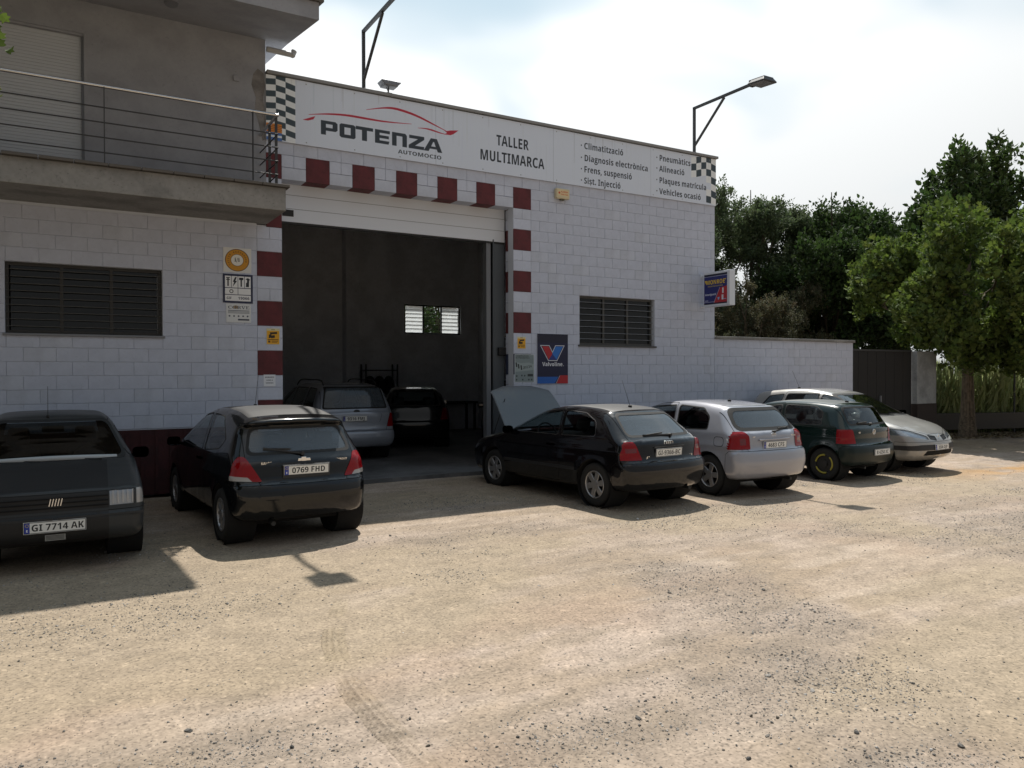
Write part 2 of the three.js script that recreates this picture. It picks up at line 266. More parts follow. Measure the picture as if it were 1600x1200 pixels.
// ------------------------------------------------------------------ the house on the left
const HX = -0.25;
const house = thing('house', 'grey plastered house with a railed balcony over a white block ground floor', 'building');
{
  const LW = [-3.81, -1.80, 2.4, 3.4], L = -9.5;
  mesh('ground_floor_wall', join(box(L, LW[0], 0, 4.24, -0.2, -0.012), box(LW[1], -0.401, 0, 4.24, -0.2, -0.012), box(LW[0], LW[1], 0, LW[2], -0.2, -0.012), box(LW[0], LW[1], LW[3], 4.24, -0.2, -0.012)), M.mortar, house);
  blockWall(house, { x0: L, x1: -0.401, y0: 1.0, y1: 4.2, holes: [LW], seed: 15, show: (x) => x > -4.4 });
  mesh('plinth', rbox(L, -0.403, 0, 0.985, -0.012, 0.014, 0.006, 1), M.plinth, house);
  for (let k = 0; k < 44; k++) mesh('plinth_rib', box(-0.02, 0.02, 0.03, 0.95, 0, 0.012), M.plinth, house, [-0.5 - k * 0.2, 0, 0.014]);
  windowUnit(house, ...LW, -0.1, { glass: [M.darkGlass, M.darkGlass, M.darkGlass], bars: 9, barMat: M.frame, fm: std([0.035, 0.034, 0.033], 0.6) });
  mesh('window_sill', rbox(LW[0] - 0.03, LW[1] + 0.03, LW[2] - 0.035, LW[2], -0.2, 0.03, 0.006, 1), M.greyMetal, house);
  mesh('room_partition', box(L, -1.95, 0, 4.24, -4.2, -4), M.inside, house); mesh('room_partition', box(L, -0.401, 4.0, 4.2, -4, -0.21), M.inside, house); mesh('room_floor', box(L, -1.91, -0.1, 0.02, -4, -0.21), M.floor, house);
  // upper floor: plaster wall with the opening of the shutter
  const S = [-5.9, -2.82, 4.62, 6.74];
  mesh('upper_wall', join(box(S[1], HX, 4.24, 7.5, -0.2, 0), box(S[0], S[1], S[3], 7.5, -0.2, 0), box(L, S[0], 4.24, 7.5, -0.2, 0), box(S[0], S[1], 4.2, S[2], -0.2, -0.013)), M.plaster, house);
  mesh('back_wall', join(box(L, HX, 0, 8.2, -8.2, -8), box(L - 0.2, L, 0, 8.2, -8.2, 0)), M.plaster, house);
  mesh('upper_side_wall', box(HX - 0.2, HX, 4.24, 8.2, -8, -0.2), M.plaster, house);
  const sh = grp('roller_shutter', house);
  for (let k = 0; k < 46; k++) mesh('slat', rbox(S[0] + 0.02, S[1] - 0.03, 0, 0.0455, -0.016, 0, 0.006, 1), M.shutter ??= std([0.50, 0.53, 0.57], 0.5), sh, [0, S[2] + k * 0.0462, -0.09]);
  mesh('shutter_guide', box(S[1] - 0.03, S[1], S[2], S[3], -0.12, -0.05), M.greyMetal, house);
  mesh('shutter_lintel', box(S[0], S[1], S[3] - 0.03, S[3], -0.12, -0.02), M.plaster, house);
  // balcony
  mesh('balcony_slab', join(rbox(L, -0.24, 4.24, 4.58, 0.001, 1.18, 0.012, 1)), M.concrete, house);
  for (let k = 0; k < 23; k++) mesh('edge_tile', rbox(0.004, 0.396, 4.582, 4.622, 0.9, 1.235, 0.006, 1), M.edgeTile ??= std([0.115, 0.105, 0.095], 0.85), house, [-0.62 - 0.4 * k + 0.03, 0, 0]);
  for (let k = 0; k < 3; k++) mesh('edge_tile', rbox(-0.45, -0.195, 4.582, 4.622, 0.004, 0.296, 0.006, 1), M.edgeTile, house, [0, 0, 0.3 * k + 0.001]);
  mesh('balcony_floor', box(L, -0.46, 4.58, 4.61, 0.002, 0.898), M.tile, house);
  // soffit, fascia and roof edge
  const ext = (pts, x0, x1) => { const s = new THREE.Shape(pts.map(([z, y]) => new THREE.Vector2(-z, y))); const g = new THREE.ExtrudeGeometry(s, { depth: x1 - x0, bevelEnabled: false }); return g.rotateY(Math.PI / 2).translate(x0, 0, 0); };
  mesh('eave', metric(ext([[1.75, 6.92], [0.0, 7.20], [-8, 8.2], [-8, 8.5], [1.75, 7.17]], L, 0.10)), M.plaster, house);
  mesh('roof_edge', ext([[1.80, 7.172], [-8, 8.502], [-8, 8.58], [1.80, 7.24]], L, 0.16), M.edgeTile, house);
  mesh('soffit_lamp', join(new THREE.CylinderGeometry(0.085, 0.085, 0.05, 20), new THREE.TorusGeometry(0.085, 0.012, 6, 20).rotateX(Math.PI / 2)), M.greyMetal, house, [-1.77, 7.035, 0.97], [-0.16, 0, 0]);
  mesh('drain_pipe', join(rod([HX, 7.02, 0.1], [0.16, 7.01, 0.1], 0.045, 12), new THREE.SphereGeometry(0.05, 12, 8).translate(0.16, 7.01, 0.1), rod([0.16, 7.01, 0.1], [0.19, 7.08, 0.1], 0.045, 12)), M.pvc, house);
  { // patch of darker filler running down near the corner
    const q = new THREE.Shape(); [[-0.37, 6.72], [-0.28, 6.66], [-0.26, 6.45], [-0.29, 6.25], [-0.26, 6.0], [-0.255, 5.6], [-0.30, 5.58], [-0.36, 5.85], [-0.42, 6.05], [-0.40, 6.25], [-0.47, 6.45], [-0.44, 6.62]].forEach(([a, b], i) => (i ? q.lineTo(a, b) : q.moveTo(a, b)));
    mesh('filler_patch', metric(new THREE.ExtrudeGeometry(q, { depth: 0.003, bevelEnabled: false })), new THREE.MeshStandardMaterial({ map: again(wallTint([0.53, 0.52, 0.51], 118, 0.25), 0.8, 0.8), roughness: 0.95 }), house, [0, 0, 0.0005]).userData.label = 'darker filler patch on the plaster';
  }
  mesh('junction_box', rbox(-0.75, -0.66, 6.45, 6.54, 0, 0.03, 0.006, 1), M.plaster, house);
  mesh('wall_socket', rbox(-2.55, -2.47, 4.72, 4.82, 0, 0.04, 0.006, 1), M.pvc, house);
  // railing
  const R = grp('railing', house), zr = 1.12, xr = -0.34, yt = 5.66;
  mesh('handrail', join(rod([L, yt, zr], [xr, yt, zr], 0.024, 12), rod([xr, yt, zr], [xr, yt, 0], 0.024, 12), new THREE.SphereGeometry(0.024, 12, 8).translate(xr, yt, zr)), M.steel, R);
  for (let k = 0; k < 4; k++) { const y = 4.78 + 0.2 * k; mesh('rail', join(rod([L, y, zr], [xr, y, zr], 0.0095, 8), rod([xr, y, zr], [xr, y, 0], 0.0095, 8)), M.darkMetal, R); }
  for (const x of [-0.70, -2.63, -4.56, -6.49, -8.42]) mesh('post', box(x - 0.006, x + 0.006, 4.622, yt, zr - 0.022, zr + 0.022), M.darkMetal, R);
  for (const z of [0.62, 1.02]) mesh('post', box(xr - 0.02, xr + 0.02, 4.622, yt, z - 0.006, z + 0.006), M.darkMetal, R);
}
// ------------------------------------------------------------------ yard wall, gate, pillar, kerb wall
{
  const w = thing('yard_wall', 'low white rendered block wall joined to the garage corner', 'wall');
  mesh('wall_core', box(GX + 0.001, 14.66, 0, 2.6, -0.22, -0.012), M.mortar, w);
  blockWall(w, { x0: GX + 0.003, x1: 14.66, y0: 1.0, y1: 2.6, seed: 25, show: (x, y) => y > 1.3 });
  mesh('plinth', box(GX + 0.003, 14.66, 0, 0.99, -0.012, 0.014), M.plinth, w);
  mesh('coping', rbox(GX + 0.003, 14.69, 2.6, 2.66, -0.27, 0.05, 0.008, 1), M.concrete, w);
  const g = thing('metal_gate', 'dark sheet metal gate between yard wall and pale pillar', 'gate', [14.69, 0, -0.15]);
  for (let k = 0; k < 7; k++) mesh('panel', rbox(0.012 + k * 0.392, 0.392 + k * 0.392, 0.06, 2.40, -0.03, 0, 0.006, 1), M.gate ??= std([0.016, 0.015, 0.015], 0.8), g);
  mesh('gate_frame', join(box(0, 2.76, 2.40, 2.45, -0.045, 0.012), box(0, 2.76, 0.02, 0.06, -0.045, 0.012)), M.darkMetal, g);
  mesh('handle', rbox(1.30, 1.34, 1.0, 1.2, 0, 0.05, 0.008, 1), M.greyMetal, g);
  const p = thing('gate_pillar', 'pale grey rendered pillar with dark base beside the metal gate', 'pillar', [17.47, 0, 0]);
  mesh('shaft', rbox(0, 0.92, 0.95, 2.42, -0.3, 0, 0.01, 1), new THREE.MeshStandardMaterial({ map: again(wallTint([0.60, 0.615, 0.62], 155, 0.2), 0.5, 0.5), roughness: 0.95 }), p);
  mesh('base', rbox(-0.005, 0.925, 0, 0.95, -0.3, 0.014, 0.01, 1), std([0.035, 0.026, 0.024], 0.9), p);
  const k = thing('kerb_wall', 'low dark concrete wall in front of the reeds', 'wall', [18.5, 0, -2.2], -0.30);
  mesh('wall_body', rbox(0, 26, 0, 0.52, -0.25, 0, 0.02, 1), std([0.10, 0.09, 0.08], 0.95), k);
}
// ------------------------------------------------------------------ signs, posters, lamps on the walls
{ // long fascia sign: 9.97 m wide, drawn in metres
  const x0 = -0.25, x1 = 9.72, y0 = 5.60, y1 = 6.645, k = 2048 / (x1 - x0), H = Math.round((y1 - y0) * k);
  const tex = canvasTex(2048, H, (c) => {
    const X = (x) => (x - x0) * k, Y = (y) => (y1 - y) * k, rnd = RNG(4);
    c.fillStyle = '#d6dfee'; c.fillRect(0, 0, 2048, H);
    for (let i = 0; i < 160; i++) { c.fillStyle = `rgba(120,125,130,${0.03 * rnd()})`; const w = 8 + 50 * rnd(); c.fillRect(rnd() * 2048, rnd() * H * 0.4, w * 0.12, 30 + 120 * rnd()); }
    const P = (pts, col) => { c.fillStyle = col; c.beginPath(); pts.forEach(([a, b], i) => (i ? c.lineTo(X(a), Y(b)) : c.moveTo(X(a), Y(b)))); c.closePath(); c.fill(); };
    // waving chequered flag, left end
    const flag = (a, b, cols, rows, lo, hi, wave, phase, hole) => { for (let i = 0; i < cols; i++) for (let j = 0; j < rows; j++) { const f = (u, v) => { const x = a + (b - a) * u, y = lo + (hi - lo) * v + wave * Math.sin(u * 3.4 + phase); return [x, y]; }; if (hole && hole(i, j)) continue; P([f(i / cols, j / rows), f((i + 1) / cols, j / rows), f((i + 1) / cols, (j + 1) / rows), f(i / cols, (j + 1) / rows)], (i + j) & 1 ? '#3c4a52' : '#e6ebee'); } };
    flag(-0.25, 0.22, 3, 11, 5.60, 6.66, 0.035, 0.5);
    P([[-0.25, 5.60], [0.0, 5.60], [0.0, 5.73], [-0.25, 5.73]], '#4a6fae'); P([[-0.25, 5.73], [0.0, 5.73], [0.0, 5.87], [-0.25, 5.87]], '#d9892b'); for (let i = 0; i < 4; i++) P([[-0.25, 5.745 + i * 0.03], [0, 5.745 + i * 0.03], [0, 5.757 + i * 0.03], [-0.25, 5.757 + i * 0.03]], '#8f4a22'); P([[-0.25, 5.65], [0, 5.65], [0, 5.685], [-0.25, 5.685]], '#dfe6ee');
    // right end
    const q = 0.155; for (let i = 0; i < 5; i++) for (let j = 0; j < 7; j++) { const u = 9.72 - (i + 1) * 0.15, inTop = j >= 3 && (i < 2 || j >= 4) && !(i === 4 && j < 4), inLow = j <= 1 && i < 2, mid = i === 0 && j === 2; if (inTop || inLow || mid) { const w = (x) => 0.05 * Math.sin((9.72 - x) * 6); const g = (x, y) => [x, Math.max(5.6, Math.min(6.645, y + w(x)))]; P([g(u, 5.6 + j * 0.15), g(u + 0.15, 5.6 + j * 0.15), g(u + 0.15, 5.6 + (j + 1) * 0.15), g(u, 5.6 + (j + 1) * 0.15)], (i + j) & 1 ? '#36434b' : '#e8ecee'); } }
    // swooshes
    const ribbon = (pts, col, w) => { const n = pts.length, up = [], dn = []; pts.forEach(([a, b], i) => { const t = w * Math.sin(Math.PI * (i + 0.25) / (n - 0.5)); up.push([a, b + t]); dn.unshift([a, b - t]); }); c.fillStyle = col; c.beginPath(); const sm = (L, first) => { if (first) c.moveTo(X(L[0][0]), Y(L[0][1])); else c.lineTo(X(L[0][0]), Y(L[0][1])); for (let i = 1; i + 1 < L.length; i++) c.quadraticCurveTo(X(L[i][0]), Y(L[i][1]), X((L[i][0] + L[i + 1][0]) / 2), Y((L[i][1] + L[i + 1][1]) / 2)); c.lineTo(X(L[L.length - 1][0]), Y(L[L.length - 1][1])); }; sm(up, true); sm(dn); c.closePath(); c.fill(); };
    const red = '#b3263a';
    ribbon([[0.44, 6.11], [0.69, 6.165], [1.07, 6.21], [1.47, 6.205], [1.85, 6.21], [2.28, 6.25]], red, 0.018);
    P([[0.34, 6.01], [0.55, 6.10], [0.52, 6.045], [0.43, 6.01]], red);
    ribbon([[1.44, 6.36], [1.77, 6.455], [2.0, 6.475], [2.37, 6.42], [2.68, 6.32], [3.0, 6.22]], red, 0.021);
    ribbon([[2.4, 6.20], [2.55, 6.215], [2.68, 6.205], [2.85, 6.175], [2.98, 6.17]], red, 0.014); P([[2.90, 6.25], [2.96, 6.23], [3.05, 6.255], [3.21, 6.28], [3.11, 6.20], [3.05, 6.17], [2.92, 6.165], [2.98, 6.2]], red);
    // POTENZA in wide block letters, cap height 5.82..6.055
    const ink = '#333b44', b0 = 5.82, h = 0.235, T = (x, pts) => P(pts.map(([a, b]) => [x + a, b0 + b * h]), ink), hole = (x, pts) => P(pts.map(([a, b]) => [x + a, b0 + b * h]), '#d6dfee');
    T(0.645, [[0, 0], [0, 1], [0.25, 1], [0.285, 0.88], [0.285, 0.42], [0.25, 0.30], [0.085, 0.30], [0.085, 0]]); hole(0.645, [[0.085, 0.52], [0.085, 0.78], [0.20, 0.78], [0.20, 0.52]]);
    T(0.965, [[0, 0.1], [0, 0.9], [0.03, 1], [0.25, 1], [0.28, 0.9], [0.28, 0.1], [0.25, 0], [0.03, 0]]); hole(0.965, [[0.085, 0.24], [0.085, 0.76], [0.195, 0.76], [0.195, 0.24]]);
    T(1.25, [[0, 1], [0.31, 1], [0.31, 0.76], [0.20, 0.76], [0.20, 0], [0.11, 0], [0.11, 0.76], [0, 0.76]]);
    T(1.595, [[0, 0], [0, 1], [0.275, 1], [0.275, 0.78], [0.085, 0.78], [0.085, 0.61], [0.255, 0.61], [0.255, 0.40], [0.085, 0.40], [0.085, 0.22], [0.265, 0.22], [0.25, 0]]);
    T(1.91, [[0, 0], [0, 1], [0.25, 1], [0.28, 0.86], [0.28, 0], [0.195, 0], [0.195, 0.76], [0.085, 0.76], [0.085, 0]]);
    T(2.225, [[0, 0], [0, 0.24], [0.18, 0.76], [0.01, 0.76], [0.01, 1], [0.30, 1], [0.30, 0.78], [0.12, 0.24], [0.30, 0.24], [0.29, 0]]);
    T(2.535, [[-0.02, 0], [0.12, 1], [0.24, 1], [0.345, 0], [0.255, 0], [0.235, 0.20], [0.10, 0.20], [0.075, 0]]); hole(2.535, [[0.125, 0.38], [0.165, 0.74], [0.185, 0.74], [0.215, 0.38]]);
    const text = (s, xa, xb, yb, cap, weight = 'bold', col = '#262b33') => { c.fillStyle = col; c.textBaseline = 'alphabetic'; c.textAlign = 'left'; const px = cap * k / 0.715; c.font = `${weight} ${px}px sans-serif`; const m = c.measureText(s).width; c.save(); c.translate(X(xa), Y(yb)); if (xb) c.scale((X(xb) - X(xa)) / m, 1); c.fillText(s, 0, 0); c.restore(); };
    text('AUTOMOCIO', 2.02, 2.87, 5.695, 0.07, 'bold', ink);
    text('TALLER', 4.01, 4.73, 6.135, 0.195, 'bold'); text('MULTIMARCA', 3.65, 5.09, 5.82, 0.19, 'bold');
    [['· Climatització', 5.96, 7.06, 6.355], ['· Diagnosis electrònica', 5.96, 7.73, 6.115], ['· Frens, suspensió', 5.96, 7.29, 5.885], ['· Sist. Injecció', 5.96, 6.99, 5.655]].forEach(([s, a, b, y]) => text(s, a, b, y, 0.125, 'bold'));
    [['· Pneumàtics', 7.95, 8.95, 6.39], ['· Alineació', 7.95, 8.77, 6.16], ['· Plaques matrícula', 7.95, 9.43, 5.915], ['· Vehicles ocasió', 7.95, 9.26, 5.675]].forEach(([s, a, b, y]) => text(s, a, b, y, 0.125, 'bold'));
    for (const u of [2.75, 5.3, 7.8]) { c.fillStyle = 'rgba(120,128,140,0.45)'; c.fillRect(X(u), 0, 1.6, H); }
    for (let i = 0; i < 26; i++) { const u = rnd() * 2048, w = 2 + 7 * rnd(), hh = H * (0.15 + 0.5 * rnd()); c.fillStyle = `rgba(110,112,112,${0.02 + 0.06 * rnd()})`; for (let q = 0; q < 6; q++) c.fillRect(u + (rnd() - 0.5) * w, 0, 1 + w * 0.3 * rnd(), hh * (0.5 + 0.5 * rnd())); }
    for (let i = 0; i < 12; i++) for (const v of [6.6, 5.64]) { c.fillStyle = '#8b9096'; c.beginPath(); c.arc(X(0.4 + i * 0.83), Y(v), 2.2, 0, 7); c.fill(); }
  });
  const s = thing('fascia_sign', 'long white fascia sign with chequered ends and dark lettering under the parapet', 'sign', [(x0 + x1) / 2, (y0 + y1) / 2, 0.035]);
  mesh('sign_board', box(-(x1 - x0) / 2, (x1 - x0) / 2, -(y1 - y0) / 2, (y1 - y0) / 2, -0.033, -0.001), M.whiteMetal, s);
  mesh('sign_print', new THREE.PlaneGeometry(x1 - x0, y1 - y0), new THREE.MeshStandardMaterial({ map: tex, roughness: 0.45 }), s);
}
function wallPrint(name, label, category, [xa, xb, ya, yb], t, tex, edge = M.whiteMetal, rough = 0.5, group) {
  const o = thing(name, label, category, [(xa + xb) / 2, (ya + yb) / 2, t + 0.003], 0, group);
  mesh('backing', box(-(xb - xa) / 2, (xb - xa) / 2, -(yb - ya) / 2, (yb - ya) / 2, -t, -0.0008), edge, o);
  mesh('print', new THREE.PlaneGeometry(xb - xa - 0.002, yb - ya - 0.002), new THREE.MeshStandardMaterial({ map: tex, roughness: rough }), o); return o;
}
const poly = (c, pts, col, line, lw) => { c.beginPath(); pts.forEach(([a, b], i) => (i ? c.lineTo(a, b) : c.moveTo(a, b))); c.closePath(); if (col) { c.fillStyle = col; c.fill(); } if (line) { c.strokeStyle = line; c.lineWidth = lw; c.stroke(); } };
const fit = (c, s, x, y, w, px, font = 'bold', fam = 'sans-serif') => { c.font = `${font} ${px}px ${fam}`; const m = c.measureText(s).width; c.save(); c.translate(x, y); c.scale(w / m, 1); c.textAlign = 'left'; c.fillText(s, 0, 0); c.restore(); };
wallPrint('oil_poster', 'navy blue poster with a red and blue letter V on the white wall', 'poster', [4.93, 5.66, 1.62, 2.60], 0.012, canvasTex(384, 515, (c) => {
  c.fillStyle = '#12173c'; c.fillRect(0, 0, 384, 515); c.fillStyle = '#10142f'; c.fillRect(0, 0, 384, 90);
  poly(c, [[0, 445], [260, 445], [215, 515], [0, 515]], '#1c5fb4'); poly(c, [[285, 430], [384, 430], [384, 515], [236, 515]], '#b3232c'); c.strokeStyle = '#c9ccd6'; c.lineWidth = 4; c.beginPath(); c.moveTo(280, 432); c.lineTo(232, 515); c.stroke();
  poly(c, [[60, 128], [142, 128], [205, 235], [168, 268], [140, 268]], '#b3262f'); poly(c, [[222, 128], [320, 128], [240, 268], [168, 268], [168, 240]], '#2470c4'); poly(c, [[140, 268], [188, 205], [240, 268]], '#27357e');
  poly(c, [[40, 120], [148, 120], [188, 190], [226, 120], [336, 120], [246, 276], [136, 276]], null, '#d9dbe2', 7);
  c.fillStyle = '#e2e4ea'; fit(c, 'Valvoline', 62, 334, 254, 58); c.beginPath(); c.arc(328, 330, 4, 0, 7); c.fill();
}));
wallPrint('calendar_poster', 'grey poster with small lettering beside the door jamb, left of the navy poster', 'poster', [4.42, 4.86, 1.65, 2.19], 0.004, canvasTex(220, 270, (c) => {
  c.fillStyle = '#7d8b8e'; c.fillRect(0, 0, 220, 270); poly(c, [[0, 70], [70, 85], [160, 78], [220, 95], [220, 150], [0, 170]], '#93a0a2'); c.fillStyle = '#2a3336'; fit(c, 'CAMPANYA', 8, 22, 150, 20); fit(c, 'DE PNEUMATICS', 8, 40, 160, 18);
  for (const [x, y] of [[18, 100], [44, 115], [74, 128]]) { c.save(); c.translate(x, y); c.rotate(-0.15); c.fillRect(-8, -22, 16, 44); c.restore(); } c.save(); c.translate(96, 142); c.rotate(-0.18); fit(c, '2012 3/4', 0, 0, 100, 34); c.restore();
  c.fillRect(146, 190, 62, 24); c.fillStyle = '#39464a'; for (const [x, y] of [[22, 210], [80, 205], [112, 206], [20, 245], [90, 245], [160, 245], [192, 245]]) { c.beginPath(); c.arc(x, y, 9, 0, 7); c.fill(); } c.strokeStyle = '#b9c1c2'; c.lineWidth = 5; c.strokeRect(2, 2, 216, 266);
}), M.whiteMetal, 0.4);
const camSign = canvasTex(120, 160, (c) => { c.fillStyle = '#d9cfa0'; c.fillRect(0, 0, 120, 160); c.fillStyle = '#e3a51b'; c.fillRect(4, 24, 112, 132); c.fillStyle = '#3a3326'; c.font = 'bold 13px sans-serif'; c.textAlign = 'center'; c.fillText('ZONA', 60, 17); poly(c, [[30, 40], [96, 34], [98, 54], [34, 60]], '#1d1a16'); poly(c, [[22, 62], [44, 56], [50, 92], [20, 98]], '#1d1a16'); poly(c, [[50, 70], [74, 66], [78, 92], [40, 100]], '#1d1a16'); c.fillStyle = '#5b4212'; c.fillRect(10, 108, 100, 8); c.fillRect(14, 122, 20, 20); c.fillRect(46, 124, 60, 6); c.fillRect(46, 136, 50, 5); });
wallPrint('camera_warning_sign', 'small yellow camera warning sign on the left door pillar', 'sign', [-0.26, -0.05, 2.30, 2.56], 0.004, camSign);
wallPrint('camera_warning_sign', 'small yellow camera warning sign above the grey poster on the right door pillar', 'sign', [4.48, 4.67, 2.30, 2.53], 0.004, camSign);
wallPrint('paper_notice', 'white paper notice taped low on the left door pillar', 'notice', [-0.31, -0.12, 1.62, 1.81], 0.002, canvasTex(128, 128, (c) => { c.fillStyle = '#dfe3ea'; c.fillRect(0, 0, 128, 128); c.fillStyle = '#3d4150'; fit(c, 'HORARIO', 14, 36, 100, 22); fit(c, 'LUNES A', 28, 68, 72, 20); fit(c, 'VIERNES', 22, 98, 84, 20); }));
wallPrint('round_plaque', 'square white plaque with a yellow ring high on the house wall', 'plaque', [-0.92, -0.49, 3.43, 3.82], 0.005, canvasTex(200, 190, (c) => { c.fillStyle = '#d9d9d6'; c.fillRect(0, 0, 200, 190); c.beginPath(); c.arc(98, 95, 84, 0, 7); c.fillStyle = '#c98d1d'; c.fill(); c.strokeStyle = '#5a3d10'; c.lineWidth = 5; c.stroke(); c.beginPath(); c.arc(98, 95, 45, 0, 7); c.fillStyle = '#e4e2da'; c.fill(); c.lineWidth = 3; c.stroke(); c.fillStyle = '#222'; c.font = 'bold 40px serif'; c.textAlign = 'center'; c.fillText('i/i', 98, 106); c.font = 'bold 17px sans-serif'; for (let k = 0; k < 18; k++) { c.save(); c.translate(98, 95); c.rotate(-2.2 + k * 0.26); c.fillStyle = '#5a3d10'; c.fillText('TALLER REPARADOR  '[k], 0, -58); c.restore(); } }));
wallPrint('workshop_plaque', 'blue framed plaque with four tool symbols on the house wall', 'plaque', [-0.93, -0.47, 2.945, 3.405], 0.008, canvasTex(256, 256, (c) => {
  c.fillStyle = '#1c2344'; c.fillRect(0, 0, 256, 256); c.fillStyle = '#e6e8ea'; for (let k = 0; k < 4; k++) c.fillRect(18 + k * 56, 18, 52, 102); c.fillRect(18, 126, 108, 54); c.fillRect(130, 126, 108, 54); c.fillRect(18, 186, 220, 52); c.fillStyle = '#161a26';
  c.fillRect(38, 34, 12, 74); c.fillRect(28, 30, 32, 8); c.fillRect(28, 46, 32, 8); poly(c, [[104, 26], [84, 70], [96, 70], [84, 112], [120, 60], [106, 60], [118, 26]], '#161a26'); c.fillRect(150, 50, 12, 60); c.fillRect(138, 30, 36, 20); poly(c, [[196, 110], [198, 74], [206, 70], [206, 46], [192, 40], [214, 30], [234, 44], [224, 52], [222, 110]], '#161a26');
  c.strokeStyle = '#161a26'; c.lineWidth = 6; c.beginPath(); c.arc(72, 153, 14, 0, 7); c.stroke(); c.fillStyle = '#3c4152'; fit(c, 'GIF', 30, 224, 44, 30); fit(c, '19066', 128, 224, 98, 34);
}));
wallPrint('member_plaque', 'small white plaque with grey lettering below the tool plaque', 'plaque', [-0.88, -0.50, 2.64, 2.935], 0.005, canvasTex(240, 190, (c) => { c.fillStyle = '#d5d8da'; c.fillRect(0, 0, 240, 190); c.beginPath(); c.ellipse(92, 34, 22, 18, 0, 0, 7); c.fillStyle = '#9a8460'; c.fill(); c.fillStyle = '#4c5160'; fit(c, 'CORVE', 14, 52, 212, 44, 'bold', 'serif'); c.fillRect(16, 66, 208, 7); c.fillRect(16, 80, 208, 5); c.fillRect(16, 92, 208, 5); for (let k = 0; k < 5; k++) { c.beginPath(); c.arc(30 + k * 44, 126, 9, 0, 7); c.fill(); } c.fillStyle = '#2b3146'; c.fillRect(112, 154, 110, 16); }));
{ // alarm siren box
  const a = thing('alarm_box', 'cream alarm siren box with red lettering on the white wall under the sign', 'alarm box', [5.50, 5.28, 0.002]);
  mesh('case', rbox(-0.16, 0.16, 0, 0.2, 0, 0.09, 0.02, 2), std([0.62, 0.54, 0.36], 0.5), a); mesh('flash_lens', rbox(-0.05, 0.05, -0.03, 0.0, 0.02, 0.07, 0.01, 1), CMdark(), a);
  mesh('print', new THREE.PlaneGeometry(0.26, 0.12), new THREE.MeshStandardMaterial({ roughness: 0.5, map: canvasTex(130, 60, (c) => { c.fillStyle = '#d9c79c'; c.fillRect(0, 0, 130, 60); c.fillStyle = '#c14a2c'; fit(c, 'ALARMA', 34, 26, 88, 22); fit(c, 'CONECTADA', 34, 50, 88, 18); c.beginPath(); c.arc(18, 30, 11, 0, 7); c.fill(); }) }), a, [0, 0.11, 0.0912]);
}
function CMdark() { return std([0.10, 0.09, 0.06], 0.3); }
{ // projecting light box at the corner
  const s = thing('projecting_sign', 'boxed blue and red advertising sign projecting from the garage corner', 'sign', [9.25, 3.28, 0]);
  mesh('case', join(rbox(0, 0.17, 0, 0.76, 0.12, 0.90, 0.012, 1)), M.whiteMetal, s);
  const tex = canvasTex(256, 256, (c) => {
    c.fillStyle = '#20266e'; c.fillRect(0, 0, 256, 256); c.fillStyle = '#11142f'; c.fillRect(0, 0, 256, 16); c.fillRect(0, 244, 256, 12); c.fillStyle = '#c3c6d2'; c.fillRect(0, 18, 256, 3); c.fillRect(0, 234, 256, 3);
    poly(c, [[178, 120], [256, 110], [256, 244], [112, 244]], '#b0252f'); c.strokeStyle = '#d6d8df'; c.lineWidth = 3; c.beginPath(); c.moveTo(176, 118); c.lineTo(110, 244); c.stroke(); c.fillStyle = '#d9dbe2'; c.fillRect(202, 124, 16, 46); c.fillRect(196, 182, 20, 42); poly(c, [[150, 200], [176, 200], [166, 222], [156, 222]], '#7fb3e0'); c.fillRect(214, 216, 34, 4);
    c.fillStyle = '#e6c22e'; fit(c, 'MONROE', 22, 86, 212, 50); poly(c, [[6, 52], [24, 50], [24, 86]], '#e6c22e'); poly(c, [[250, 48], [232, 50], [232, 62]], '#e6c22e'); c.fillStyle = '#c9b458'; fit(c, 'AMORTIGUADORES', 40, 108, 170, 14); c.fillStyle = '#dfe2ea'; c.font = 'italic bold 24px sans-serif'; fit(c, 'Amortiguació', 10, 180, 124, 24, 'italic bold'); fit(c, 'CENTRE', 10, 228, 36, 10);
  });
  for (const q of [-1, 1]) mesh('sign_face', new THREE.PlaneGeometry(0.68, 0.66).rotateY(q * Math.PI / 2), new THREE.MeshStandardMaterial({ map: tex, roughness: 0.35 }), s, [q < 0 ? -0.0015 : 0.1715, 0.38, 0.49]);
  for (const y of [0.02, 0.68]) { mesh('bracket', box(0.06, 0.11, y, y + 0.05, 0.003, 0.125), M.whiteMetal, s); mesh('wall_plate', box(0.02, 0.15, y - 0.02, y + 0.07, 0.003, 0.015), M.whiteMetal, s); }
}
